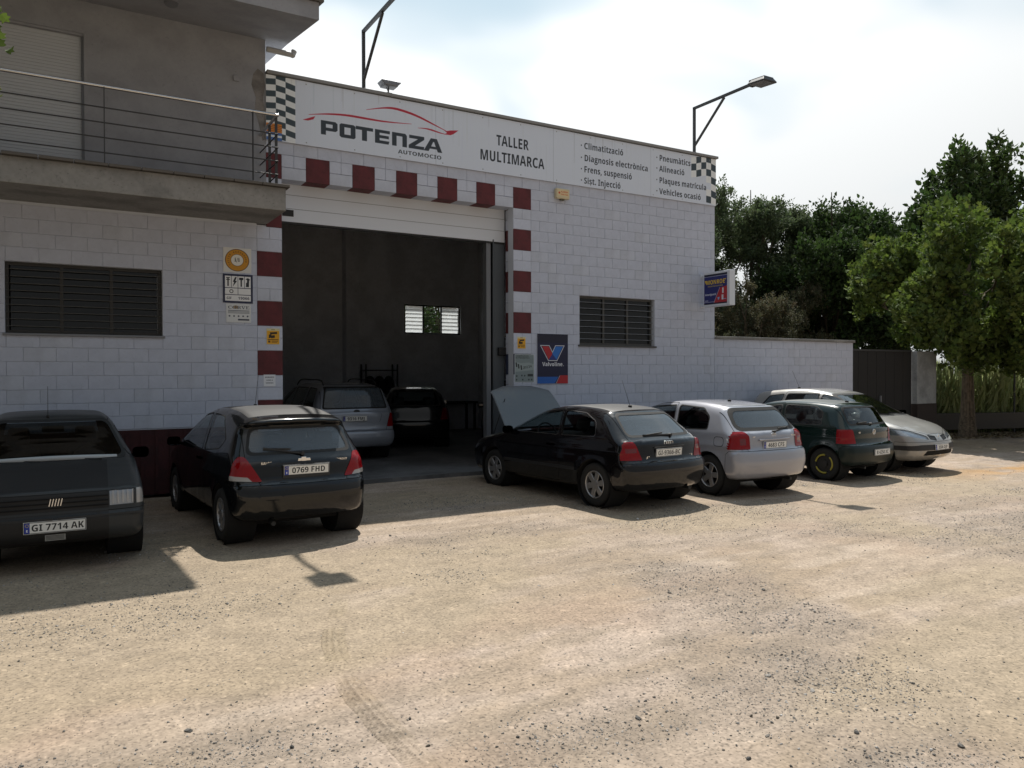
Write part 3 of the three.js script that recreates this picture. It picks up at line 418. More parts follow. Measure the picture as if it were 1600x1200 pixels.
// outreach lamps on the parapet
function outreach(x, label) {
  const o = thing('wall_lamp', label, 'lamp', [x, PAR + 0.05, 0], 0, 'arm lamps on the parapet');
  const h = 1.02;
  mesh('pole', join(bar([0, 0.004, -0.06], [0, h, -0.06], 0.05, 0.05), rbox(-0.07, 0.07, 0.004, 0.016, -0.13, 0.01, 0.004, 1)), M.darkMetal, o); mesh('arm', bar([0, h, -0.085], [0, h + 0.01, 1.62], 0.05, 0.05), M.darkMetal, o); mesh('brace', bar([0, 0.18, -0.05], [0, h - 0.03, 0.84], 0.04, 0.04), M.darkMetal, o);
  const L = grp('lamp_head', o, [0, h - 0.01, 1.66], [0.06, 0, 0]);
  mesh('housing', (() => { const g = rbox(-0.2, 0.2, -0.05, 0.06, 0.0, 0.42, 0.02, 2); const p = g.attributes.position; for (let i = 0; i < p.count; i++) if (p.getY(i) > 0.02) { p.setX(i, p.getX(i) * 0.7); p.setZ(i, 0.21 + (p.getZ(i) - 0.21) * 0.8); } g.computeVertexNormals(); return g; })(), M.darkMetal, L);
  mesh('lens', box(-0.17, 0.17, -0.056, -0.05, 0.03, 0.39), M.greyMetal, L); mesh('clamp', rbox(-0.06, 0.06, -0.04, 0.09, -0.1, 0.02, 0.01, 1), M.darkMetal, L);
}
outreach(1.43, 'dark arm lamp rising from the parapet above the car logo'); outreach(9.15, 'dark arm lamp rising from the parapet at the far corner above the tyre list');
{
  const o = thing('floodlight', 'small floodlight on a short stem on the parapet beside the arm lamp', 'lamp', [1.86, PAR + 0.055, 0]);
  mesh('stem', join(rod([0, 0, 0], [0, 0.12, 0], 0.014), rbox(-0.05, 0.05, 0, 0.012, -0.05, 0.05, 0.004, 1), rod([0, 0.0, 0.02], [-0.05, 0.1, 0.03], 0.006)), M.darkMetal, o);
  mesh('housing', (() => { const g = rbox(-0.17, 0.19, 0.11, 0.2, -0.1, 0.13, 0.02, 2); const p = g.attributes.position; for (let i = 0; i < p.count; i++) if (p.getY(i) < 0.15) p.setX(i, p.getX(i) * 0.72); g.computeVertexNormals(); return g; })(), M.greyMetal, o);
}
// ------------------------------------------------------------------ things inside the garage
{
  const b = thing('workbench', 'dark workbench along the back wall of the garage under the window', 'workbench', [7.3, 0.018, -9.6]);
  mesh('bench_top', rbox(-1.3, 1.3, 0.86, 0.92, -0.36, 0.36, 0.01, 1), M.darkMetal, b); for (const x of [-1.2, 1.2]) for (const z of [-0.28, 0.28]) mesh('leg', box(x - 0.03, x + 0.03, 0, 0.86, z - 0.03, z + 0.03), M.darkMetal, b); mesh('backboard', box(-1.3, 1.3, 0.93, 1.5, -0.37, -0.34), M.inside, b);
  const c = thing('tool_cabinet', 'grey tool cabinet with drawers beside the workbench in the garage', 'cabinet', [8.9, 0.018, -7.2], -Math.PI / 2);
  mesh('cabinet_body', rbox(-0.4, 0.4, 0.08, 1.45, -0.25, 0.25, 0.015, 1), M.greyMetal, c); for (let k = 0; k < 5; k++) mesh('drawer', rbox(-0.37, 0.37, 0.14 + k * 0.25, 0.37 + k * 0.25, 0.25, 0.268, 0.006, 1), M.whiteMetal, c); for (const x of [-0.33, 0.33]) mesh('castor', new THREE.CylinderGeometry(0.04, 0.04, 0.03, 12).rotateX(Math.PI / 2).translate(x, 0.04, 0), M.black, c);
  const t = thing('tyre_rack', 'black tyre rack against the back wall left of the window', 'rack', [5.3, 0.018, -9.4]);
  for (const x of [-0.5, 0.5]) for (const z of [-0.2, 0.2]) mesh('upright', box(x - 0.02, x + 0.02, 0, 2.1, z - 0.02, z + 0.02), M.darkMetal, t); for (const y of [0.3, 1.1, 1.9]) mesh('shelf', box(-0.52, 0.52, y, y + 0.03, -0.22, 0.22), M.darkMetal, t);
  for (const y of [0.3, 1.1]) for (let k = 0; k < 3; k++) { const q = mesh(numbered('spare_tyre'), new THREE.TorusGeometry(0.22, 0.09, 10, 28).rotateY(Math.PI / 2), std([0.016, 0.016, 0.016], 0.9), scene, [5.3 - 0.3 + k * 0.3, 0.018 + y + 0.345, -9.4]); q.userData = { label: y < 1 ? 'black spare tyre on the lower shelf of the rack' : 'black spare tyre on the upper shelf of the rack', category: 'tyre', group: y < 1 ? 'tyres on the lower shelf' : 'tyres on the upper shelf' }; }
}
// ------------------------------------------------------------------ cars: a smooth solid from a side outline and a cross-section, meshed, then cut into panels
function chaikin(pts, it = 2, q = 0.22) {
  for (let k = 0; k < it; k++) { const o = []; for (let i = 0; i < pts.length; i++) { const a = pts[i], b = pts[(i + 1) % pts.length]; o.push([mix(a[0], b[0], q), mix(a[1], b[1], q)], [mix(a[0], b[0], 1 - q), mix(a[1], b[1], 1 - q)]); } pts = o; }
  return pts;
}
function sdPoly(px, py, E) { // E: flat list of ax, ay, ex, ey, 1/len2
  let d = Infinity, s = 1;
  for (let i = 0; i < E.length; i += 5) {
    const ex = E[i + 2], ey = E[i + 3], wx = px - E[i], wy = py - E[i + 1]; let t = (wx * ex + wy * ey) * E[i + 4]; t = t < 0 ? 0 : t > 1 ? 1 : t;
    const bx = wx - ex * t, by = wy - ey * t, q = bx * bx + by * by; if (q < d) d = q;
    const c1 = wy >= 0, c2 = wy < ey, c3 = ex * wy > ey * wx; if (c1 === c2 && c2 === c3) s = -s;
  }
  return s * Math.sqrt(d);
}
function edgesOf(P) { const o = []; for (let i = 0, j = P.length - 1; i < P.length; j = i++) { const ex = P[j][0] - P[i][0], ey = P[j][1] - P[i][1]; o.push(P[i][0], P[i][1], ex, ey, 1 / (ex * ex + ey * ey)); } return new Float64Array(o); }
function curve1(pts) { // smooth monotone-ish interpolation of [y,w] pairs
  return (y) => {
    if (y <= pts[0][0]) return pts[0][1]; const n = pts.length; if (y >= pts[n - 1][0]) return pts[n - 1][1] + (y - pts[n - 1][0]) * (pts[n - 1][1] - pts[n - 2][1]) / (pts[n - 1][0] - pts[n - 2][0]);
    let i = 0; while (y > pts[i + 1][0]) i++;
    const m = (k) => k <= 0 || k >= n - 1 ? (k <= 0 ? (pts[1][1] - pts[0][1]) / (pts[1][0] - pts[0][0]) : (pts[n - 1][1] - pts[n - 2][1]) / (pts[n - 1][0] - pts[n - 2][0])) : (pts[k + 1][1] - pts[k - 1][1]) / (pts[k + 1][0] - pts[k - 1][0]);
    const [x0, y0] = pts[i], [x1, y1] = pts[i + 1], h = x1 - x0, t = (y - x0) / h, t2 = t * t, t3 = t2 * t;
    return (2 * t3 - 3 * t2 + 1) * y0 + (t3 - 2 * t2 + t) * h * m(i) + (-2 * t3 + 3 * t2) * y1 + (t3 - t2) * h * m(i + 1);
  };
}
function carField(c) {
  const sil = edgesOf(chaikin(c.sil, 2, 0.2)), sec = curve1(c.sec), xf = Math.max(...c.sil.map((p) => p[0])), xr = Math.min(...c.sil.map((p) => p[0]));
  const W = Math.max(...c.sec.map((p) => p[1])), k = c.round ?? 0.13, wr = c.wheelR + 0.055, flare = c.flare ?? 0.018;
  return (x, y, z) => {
    const az = Math.abs(z), zz = Math.pow(az / W, 2.6);
    const xs = x > 0 ? x * (1 + c.bow[0] * zz) : x * (1 + c.bow[1] * zz);
    const d1 = az > W + 0.08 ? 0.2 : sdPoly(xs, y - (c.crown ?? 0.065) * zz * -1 * sstep(0.8, 1.3, y), sil);
    const e = x > 0 ? x / xf : x / xr;
    let w = sec(y) * (1 - (x > 0 ? c.taper[0] : c.taper[1]) * Math.pow(e, 4));
    for (const wx of [c.wb / 2, -c.wb / 2]) { const r = Math.hypot(x - wx, y - c.wheelR); w += flare * Math.exp(-Math.pow(Math.max(0, r - wr) / 0.07, 2)) * sstep(0.8, 0.5, y); }
    for (const [cy, amp, ht] of c.creases ?? []) w += amp * Math.exp(-Math.pow((y - cy) / ht, 2));
    const d2 = (az - w) * 0.93, h = Math.max(k - Math.abs(d1 - d2), 0) / k;
    return Math.max(d1, d2) + h * h * k * 0.25;
  };
}
function surfaceNet(f, b, h) {
  const n = [0, 1, 2].map((i) => Math.ceil((b[i][1] - b[i][0]) / h) + 1), at = (i, j, k) => (k * n[1] + j) * n[0] + i, v = new Float32Array(n[0] * n[1] * n[2]);
  b[2][0] = -(n[2] - 1) / 2 * h; // mirror-symmetric in z
  for (let k = 0; k < (n[2] + 1) / 2; k++) for (let j = 0; j < n[1]; j++) for (let i = 0; i < n[0]; i++) v[at(i, j, n[2] - 1 - k)] = v[at(i, j, k)] = f(b[0][0] + i * h, b[1][0] + j * h, b[2][0] + k * h);
  const id = new Int32Array(v.length).fill(-1), P = [], F = [];
  for (let k = 0; k < n[2] - 1; k++) for (let j = 0; j < n[1] - 1; j++) for (let i = 0; i < n[0] - 1; i++) {
    const o = at(i, j, k), n0 = n[0], n1 = n[0] * n[1], sg = v[o] < 0;
    if (sg === v[o + 1] < 0 && sg === v[o + n0] < 0 && sg === v[o + n0 + 1] < 0 && sg === v[o + n1] < 0 && sg === v[o + n1 + 1] < 0 && sg === v[o + n1 + n0] < 0 && sg === v[o + n1 + n0 + 1] < 0) continue;
    let c = 0, x = 0, y = 0, z = 0;
    const edge = (a0, b0, c0, a1, b1, c1) => { const p = v[at(i + a0, j + b0, k + c0)], q = v[at(i + a1, j + b1, k + c1)]; if ((p < 0) !== (q < 0)) { const t = p / (p - q); x += mix(a0, a1, t); y += mix(b0, b1, t); z += mix(c0, c1, t); c++; } };
    for (const [p, q] of [[0, 0], [0, 1], [1, 0], [1, 1]]) { edge(0, p, q, 1, p, q); edge(p, 0, q, p, 1, q); edge(p, q, 0, p, q, 1); }
    if (c) { id[at(i, j, k)] = P.length; P.push([b[0][0] + (i + x / c) * h, b[1][0] + (j + y / c) * h, b[2][0] + (k + z / c) * h]); }
  }
  const quad = (a, b1, c, d, flip) => { if (a < 0 || b1 < 0 || c < 0 || d < 0) return; flip ? F.push([a, c, b1], [a, d, c]) : F.push([a, b1, c], [a, c, d]); };
  for (let k = 1; k < n[2] - 1; k++) for (let j = 1; j < n[1] - 1; j++) for (let i = 1; i < n[0] - 1; i++) {
    const s = v[at(i, j, k)] < 0;
    if (s !== v[at(i + 1, j, k)] < 0) quad(id[at(i, j - 1, k - 1)], id[at(i, j, k - 1)], id[at(i, j, k)], id[at(i, j - 1, k)], !s);
    if (s !== v[at(i, j + 1, k)] < 0) quad(id[at(i - 1, j, k - 1)], id[at(i - 1, j, k)], id[at(i, j, k)], id[at(i, j, k - 1)], !s);
    if (s !== v[at(i, j, k + 1)] < 0) quad(id[at(i - 1, j - 1, k)], id[at(i, j - 1, k)], id[at(i, j, k)], id[at(i - 1, j, k)], !s);
  }
  const e = 0.004, N = P.map((p) => {
    let g;
    for (let it = 0; it < 3; it++) {
      g = [f(p[0] + e, p[1], p[2]) - f(p[0] - e, p[1], p[2]), f(p[0], p[1] + e, p[2]) - f(p[0], p[1] - e, p[2]), f(p[0], p[1], p[2] + e) - f(p[0], p[1], p[2] - e)];
      const l = Math.hypot(...g) || 1; g = g.map((q) => q / l); if (it < 2) { const d = f(...p) / Math.max(l / (2 * e), 0.4), m = clamp(d, -h / 2, h / 2); for (let q = 0; q < 3; q++) p[q] -= g[q] * m; }
    }
    return g;
  });
  return F.map((t) => t.map((i) => [...P[i], ...N[i]]));
}
// triangle soup: [[v,v,v],...] with v = [x,y,z,nx,ny,nz]
const PROJ = { side: (v) => [v[0], v[1]], rear: (v) => [v[2], v[1]], top: (v) => [v[0], v[2]] };
function ccw(P) { let a = 0; for (let i = 0; i < P.length; i++) { const p = P[i], q = P[(i + 1) % P.length]; a += p[0] * q[1] - q[0] * p[1]; } return a < 0 ? P.slice().reverse() : P; }
function cut(soup, poly, axis, ok) {
  poly = ccw(poly); const pr = PROJ[axis], [ia, ib] = { side: [0, 1], rear: [2, 1], top: [0, 2] }[axis], ins = [], out = [];
  const bx = [Math.min(...poly.map((p) => p[0])), Math.max(...poly.map((p) => p[0])), Math.min(...poly.map((p) => p[1])), Math.max(...poly.map((p) => p[1]))];
  for (const t of soup) {
    const a0 = t[0][ia], a1 = t[1][ia], a2 = t[2][ia], b0 = t[0][ib], b1 = t[1][ib], b2 = t[2][ib];
    if ((a0 < bx[0] && a1 < bx[0] && a2 < bx[0]) || (a0 > bx[1] && a1 > bx[1] && a2 > bx[1]) || (b0 < bx[2] && b1 < bx[2] && b2 < bx[2]) || (b0 > bx[3] && b1 > bx[3] && b2 > bx[3])) { out.push(t); continue; }
    if (ok) { const c = [0, 0, 0, 0, 0, 0]; for (let i = 0; i < 6; i++) c[i] = (t[0][i] + t[1][i] + t[2][i]) / 3; if (!ok(c)) { out.push(t); continue; } }
    let piece = t; const pend = [];
    for (let i = 0; i < poly.length && piece.length; i++) {
      const a = poly[i], b = poly[(i + 1) % poly.length], ex = b[0] - a[0], ey = b[1] - a[1], d = piece.map((v) => { const p = pr(v); return ex * (p[1] - a[1]) - ey * (p[0] - a[0]); });
      const I = [], O = [];
      for (let k = 0; k < piece.length; k++) {
        const m = (k + 1) % piece.length, v = piece[k];
        if (d[k] >= 0) I.push(v); if (d[k] <= 0) O.push(v);
        if ((d[k] > 0 && d[m] < 0) || (d[k] < 0 && d[m] > 0)) { const s = d[k] / (d[k] - d[m]), w = v.map((x, n) => mix(x, piece[m][n], s)); I.push(w); O.push(w); }
      }
      if (O.length > 2 && d.some((x) => x < 0)) pend.push(O);
      piece = I.length > 2 && d.some((x) => x > 0) ? I : [];
    }
    if (!piece.length) { out.push(t); continue; }
    for (const o of pend) for (let k = 1; k + 1 < o.length; k++) out.push([o[0], o[k], o[k + 1]]);
    for (let k = 1; k + 1 < piece.length; k++) ins.push([piece[0], piece[k], piece[k + 1]]);
  }
  return [ins, out];
}
function inset(P, d) { // convex polygon moved inwards by d
  P = ccw(P); const n = P.length, L = P.map((p, i) => { const q = P[(i + 1) % n], ex = q[0] - p[0], ey = q[1] - p[1], l = Math.hypot(ex, ey) || 1; return [p[0] - ey / l * d, p[1] + ex / l * d, ex / l, ey / l]; });
  return L.map((b, i) => { const a = L[(i + n - 1) % n], c = a[2] * b[3] - a[3] * b[2]; if (Math.abs(c) < 1e-5) return [b[0], b[1]]; const t = ((b[0] - a[0]) * b[3] - (b[1] - a[1]) * b[2]) / c; return [a[0] + a[2] * t, a[1] + a[3] * t]; });
}
function rounded(P, r, n = 4) { // corners of a convex polygon rounded
  P = ccw(P); const o = [];
  P.forEach((p, i) => {
    const a = P[(i + P.length - 1) % P.length], b = P[(i + 1) % P.length], la = Math.hypot(a[0] - p[0], a[1] - p[1]), lb = Math.hypot(b[0] - p[0], b[1] - p[1]), q = Math.min(r, la * 0.45, lb * 0.45);
    const A = [p[0] + (a[0] - p[0]) * q / la, p[1] + (a[1] - p[1]) * q / la], B = [p[0] + (b[0] - p[0]) * q / lb, p[1] + (b[1] - p[1]) * q / lb];
    for (let k = 0; k <= n; k++) { const t = k / n, u = 1 - t; o.push([u * u * A[0] + 2 * u * t * p[0] + t * t * B[0], u * u * A[1] + 2 * u * t * p[1] + t * t * B[1]]); }
  });
  return o;
}
function geoOf(soup, off = 0) {
  const P = new Float32Array(soup.length * 9), N = new Float32Array(soup.length * 9), U = new Float32Array(soup.length * 6); let k = 0, m = 0;
  for (const t of soup) for (const v of t) { const l = Math.hypot(v[3], v[4], v[5]) || 1; for (let i = 0; i < 3; i++) { N[k + i] = v[3 + i] / l; P[k + i] = v[i] + N[k + i] * off; } k += 3; U[m++] = v[0] * 0.5 + v[1] * 0.31; U[m++] = v[2] * 0.5 + v[1] * 0.2; }
  const g = new THREE.BufferGeometry(); g.setAttribute('position', new THREE.BufferAttribute(P, 3)); g.setAttribute('normal', new THREE.BufferAttribute(N, 3)); g.setAttribute('uv', new THREE.BufferAttribute(U, 2)); return g;
}
const circle = (x, y, r, n = 28) => Array.from({ length: n }, (_, i) => [x + r * Math.cos(i / n * 2 * Math.PI), y + r * Math.sin(i / n * 2 * Math.PI)]);

// car materials
const dustTex = dataTex(512, 512, (u, v) => { const n = pfbm(u, v, 5, 5, 300), s = pfbm(u, v, 64, 3, 320); const k = clamp(0.25 + 0.9 * (n - 0.3) + 0.5 * (s - 0.5)); return [k, k, k]; }, false);
const roughTex = dataTex(256, 256, (u, v) => { const n = 0.55 + 0.35 * pfbm(u, v, 6, 4, 340); return [n, n, n]; }, false);
function paint(c, rough, metal, coat = 1, cr = 0.06) { return phy(c, rough, { metalness: metal, clearcoat: coat, clearcoatRoughness: cr, specularIntensity: metal > 0.15 ? 0.5 : 0.1, roughnessMap: again(roughTex, 1, 1) }); }
const CM = {
  glass: phy([0.55, 0.6, 0.6], 0.0, { transmission: 1, thickness: 0, ior: 1.52 }),
  tint: phy([0.30, 0.36, 0.42], 0.03, { transmission: 0.78, thickness: 0, ior: 1.52 }), dark: phy([0.12, 0.135, 0.14], 0.0, { transmission: 1, thickness: 0, ior: 1.52 }),
  rubber: std([0.012, 0.012, 0.012], 0.75), tyre: std([0.016, 0.016, 0.0155], 0.9), plastic: std([0.022, 0.022, 0.023], 0.6), gap: std([0.006, 0.006, 0.006], 0.95),
  lining: std([0.035, 0.034, 0.033], 0.95), seat: std([0.05, 0.05, 0.055], 0.95), chrome: std([0.75, 0.75, 0.75], 0.12, { metalness: 1 }),
  red: phy([0.22, 0.003, 0.006], 0.2, { clearcoat: 0.7, clearcoatRoughness: 0.03, specularIntensity: 0.1 }), darkRed: phy([0.13, 0.004, 0.008], 0.15, { clearcoat: 1 }), lens: phy([0.82, 0.84, 0.86], 0.02, { transmission: 0.93, thickness: 0 }), clear: phy([0.33, 0.32, 0.31], 0.15, { clearcoat: 1 }), amber: phy([0.45, 0.16, 0.02], 0.2, { clearcoat: 1 }),
  reflector: std([0.50, 0.51, 0.53], 0.3, { metalness: 1 }), alloy: std([0.42, 0.42, 0.43], 0.35, { metalness: 0.85 }), steelRim: std([0.03, 0.03, 0.03], 0.6, { metalness: 0.3 }), plateEdge: std([0.6, 0.6, 0.6], 0.5), yellow: std([0.33, 0.29, 0.04], 0.6),
};
function plateTex(text, eu = true, blue = true) {
  return canvasTex(520, 112, (x) => {
    x.fillStyle = '#e4e4e0'; x.fillRect(0, 0, 520, 112); x.strokeStyle = '#15171c'; x.lineWidth = 5; x.strokeRect(5, 5, 510, 102);
    let a = 14; if (eu) { x.fillStyle = '#2b3f9b'; x.fillRect(7, 7, 44, 98); x.fillStyle = '#f2d23c'; for (let k = 0; k < 12; k++) { x.beginPath(); x.arc(29 + 13 * Math.cos(k * Math.PI / 6), 32 + 13 * Math.sin(k * Math.PI / 6), 2.4, 0, 7); x.fill(); } x.fillStyle = '#fff'; x.font = 'bold 30px sans-serif'; x.textAlign = 'center'; x.fillText('E', 29, 92); a = 58; }
    x.fillStyle = '#14161b'; x.textAlign = 'center'; x.font = 'bold 88px sans-serif'; const w = 508 - a - 10, m = x.measureText(text).width; x.save(); x.translate(a + w / 2 + 4, 88); x.scale(Math.min(1, w / m), 1); x.fillText(text, 0, 0); x.restore();
  });
}
function wheel(parent, x, z, side, c) {
  const o = grp('wheel', parent, [x, c.wheelR, z]), R = c.wheelR, w = c.tyreW ?? 0.185, r = c.rimR ?? R * 0.63;
  const prof = [[r, -w * 0.44], [r + 0.03, -w * 0.5], [R - 0.035, -w * 0.5], [R - 0.008, -w * 0.42], [R, -w * 0.3], [R, -0.0], [R, w * 0.3], [R - 0.008, w * 0.42], [R - 0.035, w * 0.5], [r + 0.03, w * 0.5], [r, w * 0.44]].map(([a, b]) => new THREE.Vector2(a, b));
  mesh('tyre', new THREE.LatheGeometry(prof, 40).rotateX(Math.PI / 2), CM.tyre, o);
  const gr = []; for (const q of [-0.2, 0, 0.2]) gr.push(new THREE.TorusGeometry(R + 0.0005, 0.004, 4, 40).translate(0, 0, q * w)); mesh('tread', join(gr), CM.gap, o);
  const f = side * w * 0.4, rim = CM[c.rim === 'steel' ? 'steelRim' : 'alloy'];
  const lip = new THREE.LatheGeometry([[r, -0.01], [r, 0.008], [r - 0.012, 0.012], [r - 0.022, 0.0], [r - 0.03, -0.06]].map(([a, b]) => new THREE.Vector2(a, b)), 40).rotateX(side * Math.PI / 2).translate(0, 0, f);
  const parts = [lip, new THREE.CylinderGeometry(0.055, 0.06, 0.03, 20).rotateX(Math.PI / 2).translate(0, 0, f - side * 0.006)];
  const back = new THREE.CircleGeometry(r - 0.02, 32); if (side < 0) back.rotateY(Math.PI); back.translate(0, 0, f - side * 0.06);
  mesh('brake_drum', back, CM.gap, o);
  if (c.rim === 'steel') { parts.push(new THREE.RingGeometry(0.05, r - 0.02, 32, 1).rotateY(side < 0 ? Math.PI : 0).translate(0, 0, f - side * 0.025)); }
  else { const n = c.rim === 'six' ? 6 : c.rim === 'ten' ? 10 : 5; for (let k = 0; k < n; k++) { const s = new THREE.Shape(), hw = (n === 10 ? 0.016 : n === 6 ? 0.03 : 0.034), h2 = hw * (n === 6 ? 1.35 : 1.1); s.moveTo(-hw, 0.03); s.lineTo(hw, 0.03); s.lineTo(h2, r - 0.012); s.lineTo(-h2, r - 0.012); const g = new THREE.ExtrudeGeometry(s, { depth: 0.022, bevelEnabled: true, bevelSize: 0.004, bevelThickness: 0.004, bevelSegments: 1 }); g.translate(0, 0, side > 0 ? f - 0.028 : f + 0.006).rotateZ(k / n * 2 * Math.PI + 0.3); parts.push(g); } }
  mesh('rim', join(parts), rim, o);
  if (c.yellowRim) mesh('rim_band', join([0, 1, 2].map((k) => new THREE.TorusGeometry(r - 0.02, 0.016, 6, 14, 1.5).rotateZ(k * 2.1 + 0.2).translate(0, 0, f + side * 0.008))), CM.yellow, o);
  return o;
}
function seat(parent, x, z, w = 0.5, tilt = 0.25, h = 0.30) {
  const o = grp('seat', parent, [x, h, z]);
  mesh('cushion', rbox(-0.25, 0.27, 0, 0.16, -w / 2, w / 2, 0.06, 3), CM.seat, o);
  mesh('seat_back', rbox(-0.07, 0.07, 0, 0.6, -w / 2 + 0.02, w / 2 - 0.02, 0.06, 3).rotateZ(tilt).translate(-0.24, 0.1, 0), CM.seat, o);
  for (const q of w > 0.8 ? [-0.38, 0.38] : [0]) mesh('headrest', rbox(-0.05, 0.05, 0, 0.17, -0.12, 0.12, 0.045, 3).rotateZ(tilt).translate(-0.24 - 0.65 * Math.sin(tilt), 0.1 + 0.65 * Math.cos(tilt), q), CM.seat, o);
}
function buildCar(c) {
  const root = thing('parked_car', c.label, 'car', [c.at[0], c.y ?? groundY(c.at[0], c.at[1]) + 0.004, c.at[1]], c.turn * RAD, c.group);
  const f = carField(c), xs = c.sil.map((p) => p[0]), ys = c.sil.map((p) => p[1]), X0 = Math.min(...xs), X1 = Math.max(...xs), WM = Math.max(...c.sec.map((p) => p[1]));
  let soup = surfaceNet(f, [[X0 - 0.09, X1 + 0.09], [Math.min(...ys) - 0.09, Math.max(...ys) + 0.12], [-WM - 0.11, WM + 0.11]], c.h ?? 0.036);
  const body = c.paint, R = c.wheelR;
  const sideOK = (s) => (v) => v[2] * s > 0.2 && v[5] * s > 0.25, rearOK = (v) => v[3] < -0.12 && v[0] < c.rearMax, frontOK = (v) => v[3] > 0.12 && v[0] > c.frontMin;
  const probe = (axis, a, b, s) => { // point on the surface: side (x,y,sign) rear/front (z,y) top (x,z)
    let t0, t1; const at = axis === 'side' ? (t) => [a, b, s * t] : axis === 'top' ? (t) => [a, t, b] : axis === 'rear' ? (t) => [-t, b, a] : (t) => [t, b, a];
    t0 = axis === 'top' ? 0.6 : 0.3; t1 = axis === 'side' ? 1.2 : axis === 'top' ? 2 : 2.6; for (let k = 0; k < 30; k++) { const m = (t0 + t1) / 2; f(...at(m)) < 0 ? t0 = m : t1 = m; } return at(t0);
  };
  // wheel arches
  for (const wx of [c.wb / 2, -c.wb / 2]) { soup = cut(soup, circle(wx, R + 0.01, R + 0.05), 'side', (v) => Math.abs(v[2]) > 0.45)[1]; for (const s of [-1, 1]) { const a0 = Math.min(0.48, WM - 0.3), a1 = probe('side', wx, R * 2 + 0.09, s)[2] * s - 0.006, r = R + 0.052, g = new THREE.CylinderGeometry(r, r, a1 - a0, 28, 1, true).rotateX(Math.PI / 2).translate(0, 0, s * (a0 + a1) / 2), d = new THREE.CircleGeometry(r, 28).translate(0, 0, s * a0); mesh('wheel_housing', join(g, d), CM.gap, root, [wx, R + 0.01, 0]); } }
  // windows
  const glassParts = [];
  const win = (raw, rad, axis, ok, name, mat, seal = 0.018, sealMat = CM.rubber) => { let i, r, s2; [i, soup] = cut(soup, rounded(raw, rad), axis, ok); [s2, r] = cut(i, rounded(inset(raw, seal), rad * 0.9), axis); mesh(name, geoOf(s2, -0.004), mat, root); mesh('window_seal', geoOf(r, 0.0015), sealMat, root); };
  for (const [poly, mat] of c.sideWin) for (const s of [-1, 1]) win(poly, 0.05, 'side', sideOK(s), 'side_window', mat ?? CM.glass, c.seal ?? 0.014, c.sealMat);
  if (c.rearWin) win(c.rearWin, c.rearWinR ?? 0.08, 'rear', rearOK, 'rear_window', c.rearGlass ?? CM.glass, c.rearSeal ?? 0.03);
  if (c.frontWin) win(c.frontWin, 0.08, 'rear', frontOK, 'windscreen', c.frontGlass ?? CM.glass, 0.03);
  if (c.lining !== false) mesh('interior_trim', geoOf(soup.filter((t) => t[0][1] > 0.3), -0.035), CM.lining, root);
  // lamps, bumpers, other inlaid pieces
  for (const q of c.inlay ?? []) {
    const both = q.sides ?? (q.both ? [1, -1] : [1]);
    for (const s of both) {
      const poly = q.poly.map(([a, b]) => (q.axis === 'side' ? [a, b] : q.axis === 'top' ? [a, b * s] : [a * s, b]));
      const P = q.r ? rounded(poly, q.r) : poly, ok = q.any ? (q.ok ?? null) : q.axis === 'side' ? sideOK(s) : q.axis === 'top' ? (v) => v[4] > 0.25 && (q.ok ? q.ok(v) : true) : q.front ? (v) => v[3] > (q.n ?? 0.1) && v[0] > (q.x ?? c.frontMin) : (v) => v[3] < -(q.n ?? 0.1) && v[0] < (q.x ?? c.rearMax);
      let i; [i, soup] = cut(soup, P, q.axis, ok);
      if (q.gap) { let g; [i, g] = cut(i, q.r ? rounded(inset(poly, q.gap), q.r) : inset(poly, q.gap), q.axis); mesh('panel_gap', geoOf(g, -0.005), CM.gap, root); }
      const m = mesh(q.name, geoOf(i, q.off ?? 0), q.mat ?? body, root); if (q.label) m.userData.label = q.label;
      for (const sub of q.subs ?? []) { const sp = sub.poly.map(([a, b]) => (q.axis === 'side' ? [a, b] : [a * s, b])); const [si, so] = cut(i, sub.r ? rounded(sp, sub.r) : sp, q.axis); i = so; m.geometry = geoOf(i, q.off ?? 0); mesh(sub.name, geoOf(si, sub.off ?? q.off ?? 0), sub.mat, m); }
      if (q.after) q.after(m, i, root, s);
    }
  }
  mesh('body', geoOf(soup), body, root);
  // wheels
  const zt = c.track / 2; for (const x of [c.wb / 2, -c.wb / 2]) for (const s of [-1, 1]) wheel(root, x, s * zt, s, c);
  // under-floor, interior
  mesh('underbody', box(-c.wb / 2 - 0.3, c.wb / 2 + 0.35, 0.20, 0.235, -0.5, 0.5), CM.gap, root);
  if (c.cabin !== false) {
    const sx = c.seatX ?? -0.05;
    seat(root, sx, -0.36); seat(root, sx, 0.36); seat(root, sx - 0.85, 0, 1.15);
    mesh('dashboard', rbox(0.55, 1.05, 0.45, c.dashY ?? 0.86, -0.62, 0.62, 0.08, 3), CM.lining, root);
    mesh('steering_wheel', join(new THREE.TorusGeometry(0.18, 0.014, 8, 24), box(-0.17, 0.17, -0.015, 0.015, -0.01, 0.01), rod([0, 0, 0], [0, -0.06, -0.28], 0.025)).rotateY(-Math.PI / 2).rotateZ(-0.4).translate(0.42, c.dashY ? c.dashY + 0.02 : 0.9, -0.36), CM.plastic, root);
    mesh('parcel_shelf', box(c.shelfX ?? -1.45, -1.05, 0.80, 0.815, -0.55, 0.55), CM.lining, root);
  }
